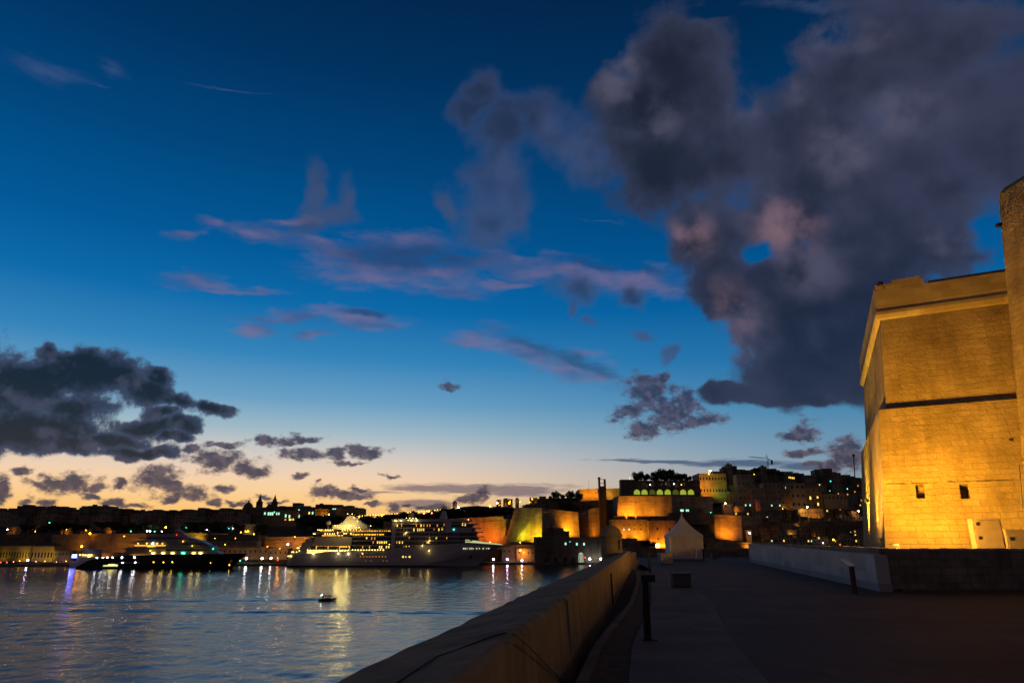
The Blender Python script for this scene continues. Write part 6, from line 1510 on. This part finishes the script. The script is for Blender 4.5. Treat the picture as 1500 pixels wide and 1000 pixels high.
ybox(196, 262, 786.7, 788.3, 2.1, None, 'window_band', MAT['glass']); ybox(262, 290, 795.4, 796.8, 1.35, None, 'window_band', MAT['glass']); ybox(240, 300, 804.8, 806.6, .72, None, 'window_band', MAT['glass'])
ybox(193, 238.5, 798, 799.2, .7, 'decko'); ybox(212, 224, 799.0, 801, .6, 'decko'); ybox(192, 254, 812.0, 813.2, .05, 'decko', 'stern_light')
ybox(178, 190, 803.2, 804, .2, None, 'window_band', MAT['glass'])
for i, px in enumerate((222.5, 237, 251, 266.5, 282, 292)):
    o = MB().lathe([(1.5, 0), (1.35, .45), (.8, .85), (.05, 1.0)], yx(px), .55, yz(810.2), 10).build('deck_lamp', G['green'] if i == 3 else G['deck'], ya)
    MB().ball((yx(px), .3, yz(809.6)), .5, 8, 5).build('bulb', G['white'] if i != 3 else G['green'], o)
for px, py, k, s in [(141.5, 816.3, 'white', .42), (150.5, 816.3, 'white', .42), (157, 816, 'white', .42), (164.6, 816, 'white', .42), (178.4, 816, 'cool', .55), (196.6, 816, 'cool', .6), (180.3, 823.6, 'white', .35), (198.8, 823.3, 'white', .35), (225.5, 823, 'yellow', .35), (240, 823, 'yellow', .35), (253, 822.8, 'yellow', .35), (309, 824, 'yellow', .22), (337, 827, 'yellow', .35),
                     (199, 795.7, 'yellow', .3), (211.5, 795.5, 'yellow', .35), (220, 795.7, 'white', .4), (227, 795.7, 'yellow', .3), (234.6, 795.7, 'yellow', .3), (218.4, 806, 'yellow', .4), (310.5, 803.5, 'green', .45), (264.5, 792.4, 'yellow', .3), (279, 799, 'yellow', .3), (254, 783, 'red', .3)]:
    MB().ball((yx(px), -.2, yz(py)), s, 8, 5).build('deck_lamp', G[k], ya)
MB().box(yx(160), yx(205), .0 - .12, .03 - .1, yz(823.9), yz(823.5)).build('waterline_strip', MAT['boxwhite'], ya)
MB().loft([[(yx(152), -1.2, yz(830)), (yx(174), -1.2, yz(830)), (yx(174), .3, yz(830)), (yx(152), .3, yz(830))], [(yx(152), -1.2, yz(829)), (yx(174), -1.2, yz(829)), (yx(174), .3, yz(829)), (yx(152), .3, yz(829))]]).build('boarding_platform', MAT['shipwhite'], ya)
MB().box(yx(152.5), yx(173.5), .05, .2, yz(828.9), yz(824.6)).build('side_door_glow', glow('door_glow', (.9, .95, .45), 1.1), ya)
ybox(160, 169, 826, 827, -.1, 'deck', 'side_door_lamp')
# small ferry behind the yacht stern
FY = 640; F0 = P(108, 826, FY)
fe = empty('harbour_ferry', (F0.x, FY, WZ), 'small pale tiered passenger boat with bright blue-white screen behind the yacht stern', 'ferry')
def fx(px): return P(px, 820, FY).x - F0.x
def fz(py): return P(110, py, FY).z - WZ
MB().loft([[(fx(104), 0, -.5), (fx(150), 0, -.5), (fx(150), 7, -.5), (fx(104), 7, -.5)], [(fx(101), -.5, fz(822)), (fx(158), -.5, fz(823)), (fx(158), 7.5, fz(823)), (fx(101), 7.5, fz(822))]]).build('hull', MAT['shipwhite'], fe)
MB().box(fx(112), fx(146), 0, 7, fz(822) + .01, fz(816.5)).build('cabin', MAT['ygrey'], fe); MB().box(fx(118), fx(142), 1, 6, fz(816.5) + .01, fz(805)).build('upper_cabin', MAT['ygrey'], fe)
for a, b, py in ((110, 148, 816.3), (114, 145, 811.5), (117, 143, 804.6)): MB().box(fx(a), fx(b), -.4, 7.4, fz(py), fz(py) + .35).build('deck_edge', MAT['shipwhite'], fe)
MB().box(fx(105.2), fx(112), -.8, -.5, fz(816.4), fz(811.6)).build('screen', G['blue'], fe)
for px, py, w_ in ((116.5, 812.4, 1.2), (120.6, 812.4, 1.2), (124.6, 812.6, 1.2), (131, 812.6, 3.6), (130, 814.6, 2)): MB().box(fx(px) - w_ / 2, fx(px) + w_ / 2, -.7, -.5, fz(py) - .4, fz(py) + .4).build('window', G['deck'], fe)
MB().box(fx(122.5), fx(127), .4, .6, fz(804.9), fz(804)).build('blue_sign', glow('sign_blue', (.1, .15, 1), .8), fe)
pt(Vector((fx(108), -3, fz(813))) + fe.location, 500, (.75, .5, 1))
pt(Vector((fx(128), -3, fz(812))) + fe.location, 160, (1, .8, .7))

# ------------------------------------------------------------------ little water taxi and its wake
BY = 271; B0 = P(467, 879, BY)
dg = empty('water_taxi', (B0.x, BY, WZ), 'small dark wooden boat with flat canopy and green light crossing the harbour', 'boat')
dg.scale = (.92, .9, .9)
n_ = 14; rings = []
Lb = 6.9
for k in range(n_ + 1):
    t = k / n_; x = Lb * t; w = 1.05 * math.sin(math.pi * min(1, .22 + t * .78)) ** .6 + .02; zt = .62 + .95 * max(0, t - .55) ** 2 * 4.0 + .12 * (1 - t)
    if t > .88: x = Lb * .88 + (t - .88) * Lb * 1.5
    rings.append([(x, -w, zt), (x, -w * .8, .15), (x, 0, -.25 + .3 * t), (x, w * .8, .15), (x, w, zt), (x, w * .85, zt - .02), (x, 0, .3 + .25 * t), (x, -w * .85, zt - .02)])
MB().loft(rings).build('hull', MAT['wood'], dg)
MB().box(.9, 4.95, -.95, .95, 1.86, 2.12).build('canopy', MAT['wood'], dg)
for x in (1.6, 2.7, 3.7, 4.6):
    for y in (-.88, .88): MB().box(x - .1, x + .1, y - .1, y + .1, .6, 1.855).build('canopy_post', MAT['wood'], dg)
MB().box(2.8, 4.5, -.7, .7, .5, 1.0).build('seat', MAT['wood'], dg)
MB().tube([(.9, 0, .6), (.9, 0, 2.3)], .03, 5).build('light_pole', MAT['black'], dg)
MB().ball((.75, -.3, 1.86), .15, 8, 5).build('stern_light', G['teal'], dg); MB().ball((1.05, -.2, 2.28), .13, 8, 5).build('stern_light', G['white'], dg)
# person steering
pr_ = MB().lathe([(.14, 0), (.17, .3), (.2, .55), (.13, .72), (.06, .76), (.1, .84), (.11, .93), (.06, 1.02), (.01, 1.04)], 1.45, 0, .62, 8).build('person', MAT['black']); pr_.parent = None; pr_.location = dg.location
tag(pr_, 'dark figure standing at the stern under the boat canopy', 'person')
# cars with tail lights on the left quay
for px, lb in ((2, 'dark car with red tail light at the left edge of the quay'), (11, 'dark car with red tail light, second from the left edge')):
    p = P(px, 821, 690); e = empty('parked_car', (p.x, 690, ZQ + .03), lb, 'car', 'cars on the far quay')
    MB().loft([[(-2.1, 0, .3), (2.1, 0, .3), (2.1, 1.7, .3), (-2.1, 1.7, .3)], [(-2.15, 0, .85), (2.1, 0, .8), (2.1, 1.7, .8), (-2.15, 1.7, .85)], [(-1.6, .15, 1.4), (.8, .15, 1.4), (.8, 1.55, 1.4), (-1.6, 1.55, 1.4)]]).build('body', MAT['black'], e)
    for x in (-1.3, 1.3): MB().tube([(x, -.05, .33), (x, 1.75, .33)], .33, 8).build('wheel', MAT['roof'], e)
    MB().box(-.7, .3, -.3, -.05, .6, 1.5).build('tail_light', G['red'], e)
